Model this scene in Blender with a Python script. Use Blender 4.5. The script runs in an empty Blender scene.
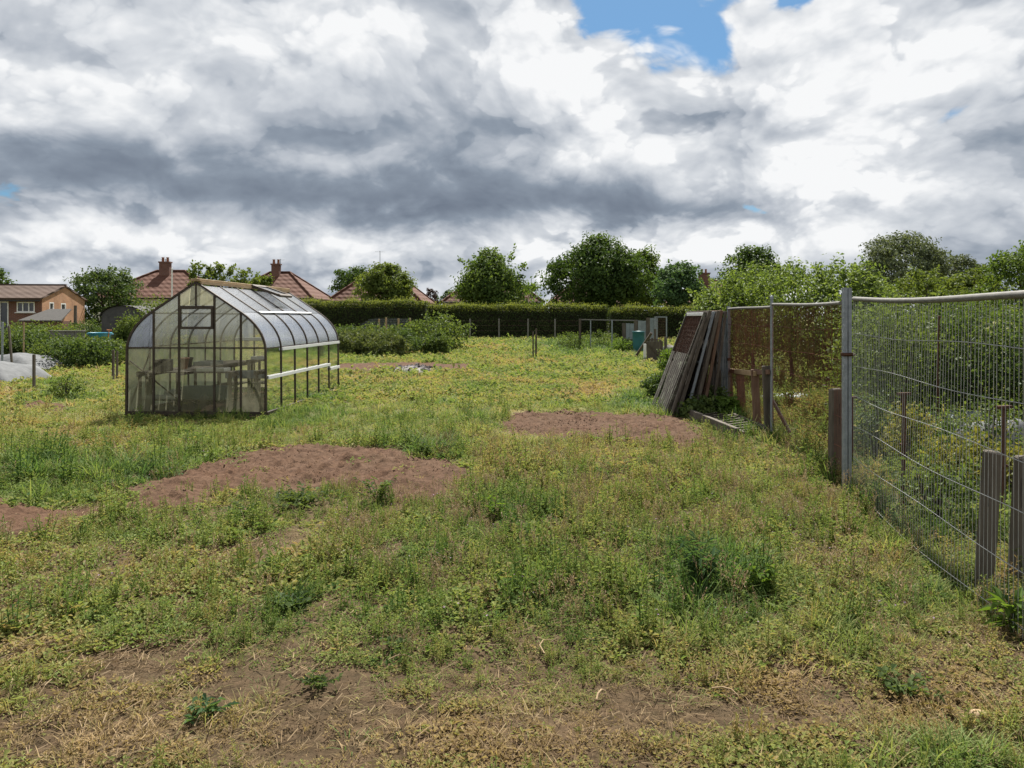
SUN_E = 5.0
EXPO = 1.16
VO_A = 1.25
SKY_ST = .20
VO_S = 2.9
SKY_B0 = .625
SKY_EMB = 2.0
SKY_FB = .0
SKY_CK = .435
SKY_TINT = (.20, .325, .41)
SKY_BR = [(250, 186, 220, 30, -.32), (470, 198, 180, 30, -.34), (640, 216, 110, 20, -.36), (60, 160, 130, 34, -.22), (380, 130, 170, 50, -.18),
          (100, 90, 90, 55, .05), (60, 240, 110, 22, .10), (300, 238, 140, 14, .06), (640, 115, 110, 60, .20), (860, 110, 130, 100, .15), (940, 30, 140, 80, .06),
          (560, 30, 120, 60, .10), (100, 270, 220, 10, -.26), (360, 266, 160, 10, -.22), (1005, 165, 60, 60, -.28), (750, 125, 45, 45, -.20),
          (540, 264, 70, 22, .26), (880, 190, 90, 20, .14), (800, 218, 160, 10, -.16), (200, 20, 200, 40, .04), (330, 70, 140, 40, .0), (430, 40, 120, 50, .05), (720, 250, 120, 16, .10), (980, 250, 80, 20, -.10)]
SKY_HOLE = [(690, 50, 62, 40, 1.08), (650, 20, 40, 22, .25), (762, 10, 42, 20, 1.0), (622, 12, 46, 30, 1.1), (770, 24, 34, 18, .7), (738, 30, 26, 14, -.9), (18, 188, 22, 8, .7), (762, 207, 34, 9, .85), (948, 124, 20, 16, .75)]
import bpy, math, random
import numpy as np
from mathutils import Vector, Matrix

rnd = random.Random(7)
SC = bpy.context.scene
COL = SC.collection
F, CX, HY, CAMZ = 770.0, 512.0, 317.0, 1.74      # focal length in pixels, centre column, horizon row, eye height


def gp(px, py):
    """ground point seen at a pixel of the photograph"""
    d = CAMZ * F / (py - HY)
    return ((px - CX) / F * d, d)


def at(px, d):
    return (px - CX) / F * d


def zat(py, d):
    return CAMZ + (HY - py) / F * d


# ------------------------------------------------------------------ noise
def vnoise(x, y, seed=0):
    x = np.asarray(x, float); y = np.asarray(y, float)
    xi = np.floor(x).astype(np.int64); yi = np.floor(y).astype(np.int64)
    fx = x - xi; fy = y - yi
    fx = fx * fx * (3 - 2 * fx); fy = fy * fy * (3 - 2 * fy)

    def h(a, b):
        n = (a * 374761393 + b * 668265263 + seed * 1274126177) & 0xFFFFFFFF
        n = ((n ^ (n >> 13)) * 1103515245) & 0xFFFFFFFF
        n = ((n ^ (n >> 15)) * 2246822519) & 0xFFFFFFFF
        return ((n ^ (n >> 16)) & 0xFFFF) / 65535.0
    a = h(xi, yi); b = h(xi + 1, yi); c = h(xi, yi + 1); d = h(xi + 1, yi + 1)
    return (a * (1 - fx) + b * fx) * (1 - fy) + (c * (1 - fx) + d * fx) * fy


def fbm(x, y, octv=4, seed=0):
    s = 0; a = 1; t = 0
    for i in range(octv):
        s = s + a * vnoise(np.asarray(x) * 2 ** i, np.asarray(y) * 2 ** i, seed + i * 17); t += a; a *= .5
    return s / t


def sstep(a, b, x):
    t = np.clip((np.asarray(x, float) - a) / (b - a), 0, 1)
    return t * t * (3 - 2 * t)


def gz(x, y):
    x = np.asarray(x, float); y = np.asarray(y, float)
    d = np.hypot(x, y)
    f = 1 - sstep(40, 90, d)
    return ((fbm(x / 3.1, y / 3.1, 3, 3) - .5) * .14 + (fbm(x / .7, y / .7, 3, 9) - .5) * .07) * f


def gzf(x, y):
    return float(gz(np.array([x]), np.array([y]))[0])


# ------------------------------------------------------------------ tags
def tag(o, label=None, cat=None, group=None, kind=None):
    if label: o['label'] = label
    if cat: o['category'] = cat
    if group: o['group'] = group
    if kind: o['kind'] = kind
    return o


def thing(name, label, cat, loc=(0, 0, 0), rz=0, group=None):
    o = bpy.data.objects.new(name, None)
    COL.objects.link(o)
    o.location = loc; o.rotation_euler = (0, 0, rz); o.empty_display_size = .2
    return tag(o, label, cat, group)


def np_mesh(name, V, faces, mats, mi=None, smooth=False):
    """V (n,3) array; faces (m,k) array, all with k corners"""
    me = bpy.data.meshes.new(name)
    V = np.asarray(V, np.float32); faces = np.asarray(faces, np.int32)
    m, k = faces.shape
    me.vertices.add(len(V)); me.vertices.foreach_set('co', V.ravel())
    me.loops.add(m * k); me.loops.foreach_set('vertex_index', faces.ravel())
    me.polygons.add(m)
    me.polygons.foreach_set('loop_start', np.arange(0, m * k, k, dtype=np.int32))
    if mi is not None:
        me.polygons.foreach_set('material_index', np.asarray(mi, np.int32))
    me.polygons.foreach_set('use_smooth', np.full(m, smooth))
    for x in (mats if isinstance(mats, (list, tuple)) else [mats]):
        me.materials.append(x)
    me.update(calc_edges=True)
    return me


def link(name, me, parent=None):
    o = bpy.data.objects.new(name, me)
    COL.objects.link(o)
    if parent is not None: o.parent = parent
    return o


class MB:
    def __init__(self):
        self.v = []; self.f = []; self.mi = []; self.sm = []

    def add(self, vs, fs, mi=0, sm=False):
        b = len(self.v)
        self.v += [tuple(p) for p in vs]
        for f in fs:
            self.f.append([b + i for i in f]); self.mi.append(mi); self.sm.append(sm)
        return self

    def box(self, c, s, rot=None, mi=0):
        R = rot or Matrix.Identity(3)
        vs = []
        for k in range(8):
            p = Vector(((k & 1) - .5, ((k >> 1) & 1) - .5, ((k >> 2) & 1) - .5))
            p = R @ Vector((p.x * s[0], p.y * s[1], p.z * s[2])) + Vector(c)
            vs.append(p)
        return self.add(vs, [(0, 2, 3, 1), (4, 5, 7, 6), (0, 1, 5, 4), (2, 6, 7, 3), (0, 4, 6, 2), (1, 3, 7, 5)], mi)

    def bar(self, p0, p1, w, h, up=(0, 0, 1), mi=0):
        """box along p0-p1, w across, h along up"""
        p0 = Vector(p0); p1 = Vector(p1); z = (p1 - p0); L = z.length
        if L < 1e-6: return self
        z.normalize()
        u = Vector(up); u = (u - z * u.dot(z))
        if u.length < 1e-4: u = Vector((0, 1, 0)) - z * z.y
        u.normalize(); s = u.cross(z)
        R = Matrix((s, u, z)).transposed()
        return self.box((p0 + p1) / 2, (w, h, L), R, mi)

    def tube(self, pts, r, n=6, mi=0, cap=True, sm=True):
        pts = [Vector(p) for p in pts]
        rs = r if isinstance(r, (list, tuple)) else [r] * len(pts)
        vs = []; fs = []
        ref = None
        for i, p in enumerate(pts):
            t = (pts[min(i + 1, len(pts) - 1)] - pts[max(i - 1, 0)]).normalized()
            if ref is None:
                ref = Vector((1, 0, 0)) if abs(t.x) < .8 else Vector((0, 1, 0))
            a = (ref - t * ref.dot(t)).normalized(); ref = a; b = t.cross(a)
            for k in range(n):
                g = 2 * math.pi * k / n
                vs.append(p + (a * math.cos(g) + b * math.sin(g)) * rs[i])
        for i in range(len(pts) - 1):
            for k in range(n):
                fs.append((i * n + k, i * n + (k + 1) % n, (i + 1) * n + (k + 1) % n, (i + 1) * n + k))
        self.add(vs, fs, mi, sm)
        if cap:
            self.add(vs[:n], [tuple(range(n))[::-1]], mi); self.add(vs[-n:], [tuple(range(n))], mi)
        return self

    def lathe(self, prof, n=16, c=(0, 0, 0), mi=0, sm=True):
        vs = []; fs = []
        for r, z in prof:
            for k in range(n):
                a = 2 * math.pi * k / n
                vs.append((c[0] + r * math.cos(a), c[1] + r * math.sin(a), c[2] + z))
        for i in range(len(prof) - 1):
            for k in range(n):
                fs.append((i * n + k, i * n + (k + 1) % n, (i + 1) * n + (k + 1) % n, (i + 1) * n + k))
        return self.add(vs, fs, mi, sm)

    def sheet(self, rows, mi=0, sm=True, thick=None):
        """grid of points rows[i][j]"""
        m = len(rows[0]); vs = [p for r in rows for p in r]
        fs = [(i * m + j, i * m + j + 1, (i + 1) * m + j + 1, (i + 1) * m + j) for i in range(len(rows) - 1) for j in range(m - 1)]
        return self.add(vs, fs, mi, sm)

    def build(self, name, mats, parent=None, bevel=0):
        me = bpy.data.meshes.new(name)
        me.from_pydata(self.v, [], self.f)
        for x in (mats if isinstance(mats, (list, tuple)) else [mats]): me.materials.append(x)
        me.polygons.foreach_set('material_index', self.mi)
        me.polygons.foreach_set('use_smooth', self.sm)
        me.update()
        o = link(name, me, parent)
        if bevel:
            md = o.modifiers.new('bevel', 'BEVEL'); md.width = bevel; md.segments = 1; md.limit_method = 'ANGLE'
        return o


# ------------------------------------------------------------------ materials
def newmat(name):
    m = bpy.data.materials.new(name); m.use_nodes = True
    nt = m.node_tree
    for n in list(nt.nodes): nt.nodes.remove(n)
    return m, nt


def nd(nt, typ, **kw):
    n = nt.nodes.new(typ)
    for k, v in kw.items():
        if k.startswith('i_'):
            key = k[2:]
            key = int(key) if key.isdigit() else key.replace('_', ' ')
            n.inputs[key].default_value = v
        else:
            setattr(n, k, v)
    return n


def lk(nt, a, b): nt.links.new(a, b)


def ramp(nt, fac, stops, interp='LINEAR'):
    r = nt.nodes.new('ShaderNodeValToRGB'); cr = r.color_ramp; cr.interpolation = interp
    while len(cr.elements) < len(stops): cr.elements.new(.5)
    for e, (p, c) in zip(cr.elements, stops):
        e.position = p; e.color = (c[0], c[1], c[2], 1)
    if fac is not None: lk(nt, fac, r.inputs[0])
    return r


def noise(nt, vec, scale, detail=4, rough=.55, dist=0):
    n = nd(nt, 'ShaderNodeTexNoise', i_Scale=scale, i_Detail=detail, i_Roughness=rough, i_Distortion=dist)
    if vec is not None: lk(nt, vec, n.inputs['Vector'])
    return n


def mapping(nt, vec, scale=(1, 1, 1), loc=(0, 0, 0)):
    m = nd(nt, 'ShaderNodeMapping'); m.inputs['Scale'].default_value = scale; m.inputs['Location'].default_value = loc
    lk(nt, vec, m.inputs['Vector'])
    return m.outputs[0]


def mixc(nt, fac, a, b, mode='MIX'):
    m = nd(nt, 'ShaderNodeMix', data_type='RGBA', blend_type=mode)
    for s, v in ((m.inputs[0], fac), (m.inputs[6], a), (m.inputs[7], b)):
        if hasattr(v, 'is_linked'): lk(nt, v, s)
        else: s.default_value = v if not isinstance(v, (tuple, list)) else (v[0], v[1], v[2], 1)
    return m.outputs[2]


def mth(nt, op, a, b=None, c=None, clamp=False):
    m = nd(nt, 'ShaderNodeMath', operation=op, use_clamp=clamp)
    for i, v in enumerate((a, b, c)):
        if v is None: continue
        if hasattr(v, 'is_linked'): lk(nt, v, m.inputs[i])
        else: m.inputs[i].default_value = v
    return m.outputs[0]


def principled(nt, col, rough=.7, metal=0, spec=.4, bump=None, bstr=.3, bdist=.02):
    p = nd(nt, 'ShaderNodeBsdfPrincipled')
    if hasattr(col, 'is_linked'): lk(nt, col, p.inputs['Base Color'])
    else: p.inputs['Base Color'].default_value = (*col, 1)
    if hasattr(rough, 'is_linked'): lk(nt, rough, p.inputs['Roughness'])
    else: p.inputs['Roughness'].default_value = rough
    p.inputs['Metallic'].default_value = metal
    p.inputs['Specular IOR Level'].default_value = spec
    if bump is not None:
        b = nd(nt, 'ShaderNodeBump'); b.inputs['Strength'].default_value = bstr; b.inputs['Distance'].default_value = bdist
        lk(nt, bump, b.inputs['Height']); lk(nt, b.outputs[0], p.inputs['Normal'])
    return p


def out(nt, sh):
    o = nd(nt, 'ShaderNodeOutputMaterial'); lk(nt, sh, o.inputs[0])


def leafmat(name, dark, light, transl=.35, rough=.5, scale=.9, spec=.35, extra=None):
    """foliage: each leaf gets its own shade between dark and light; part of the light goes through the leaf"""
    m, nt = newmat(name)
    g = nd(nt, 'ShaderNodeNewGeometry')
    tc = nd(nt, 'ShaderNodeTexCoord')
    n = noise(nt, tc.outputs['Object'], scale, 3)
    f = mth(nt, 'ADD', mth(nt, 'MULTIPLY', g.outputs['Random Per Island'], .62), mth(nt, 'MULTIPLY', n.outputs[0], 1.5))
    f = mth(nt, 'SUBTRACT', f, .58, clamp=True)
    st = [(0, dark), (1, light)]
    if extra: st = [(0, dark), (.86, light), (1, extra)]
    c = ramp(nt, f, st).outputs[0]
    p = principled(nt, c, .62, spec=spec * .45)
    t = nd(nt, 'ShaderNodeBsdfTranslucent')
    lk(nt, mixc(nt, 1, c, (1.25, 1.2, .55), 'MULTIPLY'), t.inputs[0])
    mx = nd(nt, 'ShaderNodeMixShader', i_0=transl)
    lk(nt, p.outputs[0], mx.inputs[1]); lk(nt, t.outputs[0], mx.inputs[2])
    out(nt, mx.outputs[0])
    return m


def stdmat(name, stops, scale=8, rough=.7, metal=0, stretch=(1, 1, 1), bstr=.3, bdist=.01, detail=6, spec=.3, island=.0):
    m, nt = newmat(name)
    tc = nd(nt, 'ShaderNodeTexCoord')
    v = mapping(nt, tc.outputs['Object'], stretch)
    n = noise(nt, v, scale, detail, .6)
    n2 = noise(nt, v, scale * 5.3, 4, .6)
    f = mth(nt, 'ADD', mth(nt, 'MULTIPLY', n.outputs[0], .7), mth(nt, 'MULTIPLY', n2.outputs[0], .3))
    f = mth(nt, 'MULTIPLY_ADD', mth(nt, 'SUBTRACT', f, .5), 1.9, .5, clamp=True)
    if island:
        g = nd(nt, 'ShaderNodeNewGeometry')
        f = mth(nt, 'ADD', f, mth(nt, 'MULTIPLY', mth(nt, 'SUBTRACT', g.outputs['Random Per Island'], .5), island), clamp=True)
    c = ramp(nt, f, stops).outputs[0]
    p = principled(nt, c, rough, metal, spec, n2.outputs[0], bstr, bdist)
    out(nt, p.outputs[0])
    return m


M = {}
M['wood_grey'] = stdmat('weathered grey timber', [(0, (.034, .028, .022)), (.5, (.085, .071, .056)), (1, (.15, .127, .10))], 2.2, .85, stretch=(4, 4, .8), bstr=.6, island=.35)
M['wood_dark'] = stdmat('dark damp timber', [(0, (.025, .02, .016)), (.5, (.07, .055, .043)), (1, (.15, .125, .10))], 5, .85, stretch=(6, 6, .5), bstr=.6, island=.35)
M['wood_lichen'] = stdmat('lichened timber', [(0, (.03, .026, .02)), (.56, (.06, .052, .04)), (.68, (.15, .155, .115)), (1, (.26, .27, .21))], 7, .9, bstr=.6)
M['wood_red'] = stdmat('reddish brown timber', [(0, (.05, .028, .02)), (.5, (.13, .075, .05)), (1, (.23, .15, .105))], 5, .85, stretch=(6, 6, .5), bstr=.5, island=.3)
M['wood_tan'] = stdmat('tan timber', [(0, (.17, .115, .06)), (.5, (.30, .215, .12)), (1, (.42, .32, .19))], 4, .8, stretch=(3, .6, 3), bstr=.3)
M['galv'] = stdmat('galvanised steel', [(0, (.14, .155, .17)), (.5, (.23, .255, .275)), (1, (.33, .355, .38))], 14, .55, .4, bstr=.15)
M['tube'] = stdmat('dull galvanised tube', [(0, (.085, .082, .072)), (.5, (.15, .146, .132)), (1, (.22, .212, .195))], 12, .7, .1, stretch=(2, 1, 2), bstr=.15)
M['rust'] = stdmat('rusted wire', [(0, (.065, .025, .016)), (.5, (.15, .055, .034)), (1, (.26, .10, .06))], 3, .9, .1, bstr=.1, island=.4)
M['rust_iron'] = stdmat('rusty iron', [(0, (.03, .016, .011)), (.5, (.075, .035, .022)), (1, (.15, .075, .045))], 14, .85, .2, bstr=.4)
M['wire'] = stdmat('zinc wire', [(0, (.20, .205, .20)), (.5, (.33, .335, .32)), (1, (.44, .44, .42))], 6, .55, .4, bstr=.0, island=.3)
M['hwire'] = stdmat('bright zinc wire', [(0, (.20, .205, .20)), (1, (.36, .36, .35))], 6, .5, .4, bstr=0)
M['alu'] = stdmat('bronzed aluminium', [(0, (.028, .022, .016)), (.5, (.055, .042, .03)), (1, (.10, .08, .058))], 6, .5, .3, bstr=.1)
M['white_rail'] = stdmat('white painted rail', [(0, (.55, .56, .56)), (.4, (.75, .76, .76)), (1, (.83, .84, .84))], 5, .45, bstr=.05)
M['white_paint'] = stdmat('white paint', [(0, (.62, .62, .60)), (1, (.80, .80, .78))], 3, .5, bstr=.05)
M['render_wall'] = stdmat('pale rendered wall', [(0, (.50, .47, .42)), (1, (.68, .65, .58))], 2, .9, bstr=.1)
M['bark'] = stdmat('bark', [(0, (.03, .024, .018)), (.5, (.075, .06, .045)), (1, (.14, .115, .09))], 9, .9, stretch=(3, 3, .7), bstr=.8)
M['twig'] = stdmat('dark hedge core', [(0, (.012, .012, .007)), (1, (.035, .032, .02))], 9, .95)  # near-black tone for the added core inside each hedge
M['teal'] = stdmat('teal plastic', [(0, (.012, .075, .085)), (1, (.03, .14, .15))], 4, .5)
M['blue'] = stdmat('blue plastic', [(0, (.03, .20, .32)), (1, (.07, .33, .47))], 4, .5)
M['orange'] = stdmat('orange plastic', [(0, (.40, .14, .05)), (1, (.52, .21, .08))], 4, .5)
M['black'] = stdmat('black plastic', [(0, (.012, .012, .012)), (1, (.035, .035, .035))], 8, .55)
M['steel_sheet'] = stdmat('grey sheet metal', [(0, (.12, .14, .15)), (.5, (.21, .24, .25)), (1, (.30, .33, .34))], 3, .6, .3, bstr=.1)
M['ash'] = stdmat('ash', [(0, (.10, .09, .085)), (.5, (.24, .22, .21)), (1, (.42, .40, .39))], 9, .95, bstr=.8)
M['char'] = stdmat('charred wood', [(0, (.015, .014, .014)), (.6, (.06, .05, .05)), (1, (.16, .10, .08))], 9, .9, bstr=.6)
M['felt'] = stdmat('roofing felt', [(0, (.045, .044, .045)), (1, (.10, .096, .095))], 6, .9)
M['grey_roof'] = stdmat('grey mineral roof', [(0, (.040, .038, .035)), (1, (.085, .08, .074))], 6, .9)
M['concrete'] = stdmat('old concrete', [(0, (.09, .088, .08)), (1, (.21, .20, .185))], 8, .9)
M['terracotta'] = stdmat('terracotta', [(0, (.20, .085, .05)), (1, (.33, .15, .09))], 8, .8)
M['dark_glass'] = None
m, nt = newmat('window glass'); M['dark_glass'] = m
out(nt, principled(nt, (.03, .035, .04), .08, 0, .6).outputs[0])
m, nt = newmat('fleece'); M['fleece'] = m
tc = nd(nt, 'ShaderNodeTexCoord'); n = noise(nt, tc.outputs['Object'], 5, 5)
c = ramp(nt, n.outputs[0], [(.2, (.13, .136, .14)), (.8, (.24, .247, .253))]).outputs[0]
p = principled(nt, c, .85, 0, .2, n.outputs[0], .5, .05)
t = nd(nt, 'ShaderNodeBsdfTranslucent'); t.inputs[0].default_value = (.4, .4, .4, 1)
mx = nd(nt, 'ShaderNodeMixShader', i_0=.3); lk(nt, p.outputs[0], mx.inputs[1]); lk(nt, t.outputs[0], mx.inputs[2]); out(nt, mx.outputs[0])


def brickmat(name, c1, c2, mortar, sc=1.0):
    m, nt = newmat(name)
    tc = nd(nt, 'ShaderNodeTexCoord'); sp = nd(nt, 'ShaderNodeSeparateXYZ'); lk(nt, tc.outputs['Object'], sp.inputs[0])
    cb = nd(nt, 'ShaderNodeCombineXYZ')
    lk(nt, mth(nt, 'ADD', sp.outputs[0], sp.outputs[1]), cb.inputs[0]); lk(nt, sp.outputs[2], cb.inputs[1])
    b = nd(nt, 'ShaderNodeTexBrick', i_Scale=1.0)
    b.inputs['Brick Width'].default_value = .225 * sc; b.inputs['Row Height'].default_value = .075 * sc; b.inputs['Mortar Size'].default_value = .008 * sc
    b.inputs['Color1'].default_value = (*c1, 1); b.inputs['Color2'].default_value = (*c2, 1); b.inputs['Mortar'].default_value = (*mortar, 1)
    lk(nt, cb.outputs[0], b.inputs[0])
    n = noise(nt, tc.outputs['Object'], 1.3, 5)
    c = mixc(nt, .55, b.outputs[0], ramp(nt, n.outputs[0], [(.3, (.55, .52, .5)), (.7, (1.25, 1.2, 1.15))]).outputs[0], 'MULTIPLY')
    out(nt, principled(nt, c, .9, 0, .2).outputs[0])
    return m


def tilemat(name, c1, c2):
    m, nt = newmat(name)
    tc = nd(nt, 'ShaderNodeTexCoord'); sp = nd(nt, 'ShaderNodeSeparateXYZ'); lk(nt, tc.outputs['Object'], sp.inputs[0])
    n = noise(nt, tc.outputs['Object'], 1.1, 6, .65)
    n2 = noise(nt, tc.outputs['Object'], 9, 3, .6)
    f = mth(nt, 'MULTIPLY_ADD', n2.outputs[0], .5, mth(nt, 'MULTIPLY', n.outputs[0], .5))
    f = mth(nt, 'MULTIPLY_ADD', mth(nt, 'SUBTRACT', f, .5), 2.4, .5, clamp=True)
    c = ramp(nt, f, [(0, c1), (1, c2)]).outputs[0]
    w = mth(nt, 'PINGPONG', mth(nt, 'MULTIPLY', sp.outputs[2], 5.0), 1)
    w2 = mth(nt, 'PINGPONG', mth(nt, 'MULTIPLY', mth(nt, 'ADD', sp.outputs[0], sp.outputs[1]), 3.4), 1)
    out(nt, principled(nt, c, .85, 0, .2, mth(nt, 'ADD', w, mth(nt, 'MULTIPLY', w2, .5)), .6, .08).outputs[0])
    return m


M['brick_orange_lit'] = brickmat('orange sunlit brick', (.42, .22, .115), (.35, .17, .09), (.38, .31, .24))  # orange brick with the sunlight on the gable put into its colour
M['brick_red_and_shaded'] = brickmat('red and shaded brick', (.17, .075, .05), (.13, .055, .04), (.2, .17, .15))  # red brick; on the bungalow walls its dark tone stands for shade
M['tile_red'] = tilemat('red clay tiles', (.062, .027, .017), (.122, .054, .034))
M['tile_brown'] = tilemat('brown roof tiles', (.055, .036, .028), (.098, .066, .05))


def glassmat(name, tint, dust, dustcol, gloss=.1, transl=False, streak=(9, 9, .8), ribs=0, algae=False, refl=.9):
    m, nt = newmat(name)
    tc = nd(nt, 'ShaderNodeTexCoord')
    n = noise(nt, mapping(nt, tc.outputs['Object'], streak), 1.2, 6, .65)
    n2 = noise(nt, tc.outputs['Object'], 2.0, 5, .6)
    f = mth(nt, 'ADD', mth(nt, 'MULTIPLY', n.outputs[0], .55), mth(nt, 'MULTIPLY', n2.outputs[0], .45))
    oi = nd(nt, 'ShaderNodeObjectInfo')
    f = mth(nt, 'MULTIPLY_ADD', mth(nt, 'SUBTRACT', f, .5), 1.6, mth(nt, 'MULTIPLY_ADD', mth(nt, 'SUBTRACT', oi.outputs['Random'], .5), .22, dust), clamp=True)
    if algae:
        sz = nd(nt, 'ShaderNodeSeparateXYZ'); lk(nt, tc.outputs['Object'], sz.inputs[0])
        az_ = nd(nt, 'ShaderNodeMapRange', i_From_Min=.05, i_From_Max=.62, i_To_Min=.42, i_To_Max=0.0); lk(nt, mth(nt, 'ADD', sz.outputs[2], mth(nt, 'MULTIPLY', mth(nt, 'SUBTRACT', n.outputs[0], .5), .7)), az_.inputs[0])
        f = mth(nt, 'ADD', f, az_.outputs[0], clamp=True)
    tr = nd(nt, 'ShaderNodeBsdfTransparent'); tr.inputs[0].default_value = (*tint, 1)
    df = nd(nt, 'ShaderNodeBsdfDiffuse'); df.inputs[0].default_value = (*dustcol, 1)
    tl = nd(nt, 'ShaderNodeBsdfTranslucent'); tl.inputs[0].default_value = (*dustcol, 1)
    dd = nd(nt, 'ShaderNodeMixShader', i_0=.55); lk(nt, df.outputs[0], dd.inputs[1]); lk(nt, tl.outputs[0], dd.inputs[2])
    m1 = nd(nt, 'ShaderNodeMixShader'); lk(nt, f, m1.inputs[0]); lk(nt, tr.outputs[0], m1.inputs[1]); lk(nt, dd.outputs[0], m1.inputs[2])
    gl = nd(nt, 'ShaderNodeBsdfGlossy'); gl.inputs['Roughness'].default_value = gloss; gl.inputs[0].default_value = (.9, .92, .95, 1)
    fr = nd(nt, 'ShaderNodeFresnel', i_IOR=1.45)
    if ribs:
        wv = nd(nt, 'ShaderNodeTexWave', wave_type='BANDS', bands_direction='Y', i_Scale=ribs)
        lk(nt, tc.outputs['Object'], wv.inputs[0])
        b = nd(nt, 'ShaderNodeBump', i_Strength=.25, i_Distance=.01); lk(nt, wv.outputs[1], b.inputs['Height'])
        lk(nt, b.outputs[0], gl.inputs['Normal']); lk(nt, b.outputs[0], df.inputs['Normal'])
    m2 = nd(nt, 'ShaderNodeMixShader'); lk(nt, mth(nt, 'MULTIPLY', fr.outputs[0], refl), m2.inputs[0])
    lk(nt, m1.outputs[0], m2.inputs[1]); lk(nt, gl.outputs[0], m2.inputs[2])
    out(nt, m2.outputs[0])
    return m


M['glass'] = glassmat('dusty glass', (.88, .9, .82), .34, (.30, .285, .19), .04, algae=True)
M['glass_side'] = glassmat('hazed side glass', (.88, .93, .84), .80, (.44, .48, .38), .04, algae=True)  # dust plus pale green reflection and haze, put into one colour
M['poly'] = glassmat('twin wall polycarbonate', (.80, .83, .86), .62, (.30, .315, .34), .16, ribs=9, refl=.55)
M['poly_curve'] = glassmat('curved polycarbonate', (.80, .83, .88), .58, (.28, .30, .345), .2, ribs=9, refl=.7)
M['poly_yellow'] = glassmat('yellowed polycarbonate', (.9, .88, .68), .62, (.50, .47, .29), .25)

# ------------------------------------------------------------------ camera, sun, sky
cam = bpy.data.cameras.new('camera'); camo = bpy.data.objects.new('camera', cam); COL.objects.link(camo)
camo.location = (0, 0, CAMZ); camo.rotation_euler = (math.pi / 2, 0, 0)
cam.sensor_fit = 'HORIZONTAL'; cam.sensor_width = 36; cam.lens = 36 * F / 1024
cam.shift_y = -(384 - HY) / 1024
cam.clip_start = .05; cam.clip_end = 3000
SC.camera = camo

AZ, EL = math.radians(9), math.radians(53)
S = Vector((math.sin(AZ) * math.cos(EL), math.cos(AZ) * math.cos(EL), math.sin(EL)))
sun = bpy.data.lights.new('sun', 'SUN'); suno = bpy.data.objects.new('sun', sun); COL.objects.link(suno)
sun.energy = SUN_E; sun.angle = math.radians(.6); sun.color = (1, .955, .88)
suno.rotation_euler = S.to_track_quat('Z', 'Y').to_euler(); suno.location = (0, 0, 30)

W = bpy.data.worlds.new('World'); SC.world = W; W.use_nodes = True
nt = W.node_tree
for n in list(nt.nodes): nt.nodes.remove(n)
tc = nd(nt, 'ShaderNodeTexCoord')
D = tc.outputs['Generated']
sky = nd(nt, 'ShaderNodeTexSky', sky_type='NISHITA', sun_disc=False, sun_elevation=EL, sun_rotation=AZ)
lk(nt, D, sky.inputs[0])


def vm(op, a, b=None):
    m = nd(nt, 'ShaderNodeVectorMath', operation=op)
    for i, v in enumerate((a, b)):
        if v is None: continue
        if hasattr(v, 'is_linked'): lk(nt, v, m.inputs[i])
        else: m.inputs[i].default_value = v
    return m.outputs['Value'] if op in ('DOT_PRODUCT', 'LENGTH') else m.outputs[0]


def cloud_height(vec):
    sp = nd(nt, 'ShaderNodeSeparateXYZ'); lk(nt, vec, sp.inputs[0])
    zc = mth(nt, 'MAXIMUM', sp.outputs[2], -.05)
    r = mth(nt, 'DIVIDE', 1.0, mth(nt, 'ADD', zc, .75))
    p = vm('MULTIPLY', vec, (1.75, 1.75, 2.2))
    sc_ = nd(nt, 'ShaderNodeVectorMath', operation='SCALE'); lk(nt, p, sc_.inputs[0]); lk(nt, r, sc_.inputs[3])
    p = sc_.outputs[0]
    wn = noise(nt, p, 1.9, 3, .5)
    p2 = vm('ADD', p, vm('MULTIPLY', vm('SUBTRACT', wn.outputs['Color'], (.5, .5, .5)), (.30, .30, .30)))
    nz = noise(nt, p2, 1.7, 2, .45)
    fine = noise(nt, p2, 7.0, 5, .55)
    p3 = vm('ADD', p2, vm('MULTIPLY', vm('SUBTRACT', fine.outputs['Color'], (.5, .5, .5)), (.05, .05, .05)))
    vo = nd(nt, 'ShaderNodeTexVoronoi', feature='F1', i_Scale=VO_S, i_Detail=3.5, i_Roughness=.50, i_Lacunarity=2.4)
    vo.normalize = True
    lk(nt, p3, vo.inputs['Vector'])
    h = mth(nt, 'ADD', mth(nt, 'MULTIPLY', mth(nt, 'SUBTRACT', .52, vo.outputs['Distance']), VO_A), mth(nt, 'MULTIPLY', nz.outputs[0], .75))
    return mth(nt, 'MULTIPLY_ADD', fine.outputs[0], .02, h), wn.outputs['Color'], fine.outputs['Color']


H0, warp, warp2 = cloud_height(D)
H1, _, _ = cloud_height(vm('ADD', D, (.003, 0, .026)))
sp = nd(nt, 'ShaderNodeSeparateXYZ'); lk(nt, D, sp.inputs[0])
az = mth(nt, 'ARCTAN2', sp.outputs[0], sp.outputs[1])
hl = mth(nt, 'SQRT', mth(nt, 'ADD', mth(nt, 'MULTIPLY', sp.outputs[0], sp.outputs[0]), mth(nt, 'MULTIPLY', sp.outputs[1], sp.outputs[1])))
el = mth(nt, 'ARCTAN2', sp.outputs[2], hl)
cb = nd(nt, 'ShaderNodeCombineXYZ'); lk(nt, az, cb.inputs[0]); lk(nt, el, cb.inputs[1])
Q = vm('ADD', cb.outputs[0], vm('MULTIPLY', vm('SUBTRACT', warp, (.5, .5, .5)), (.16, .085, 0)))
Q = vm('ADD', Q, vm('MULTIPLY', vm('SUBTRACT', warp2, (.5, .5, .5)), (.10, .085, 0)))


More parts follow.
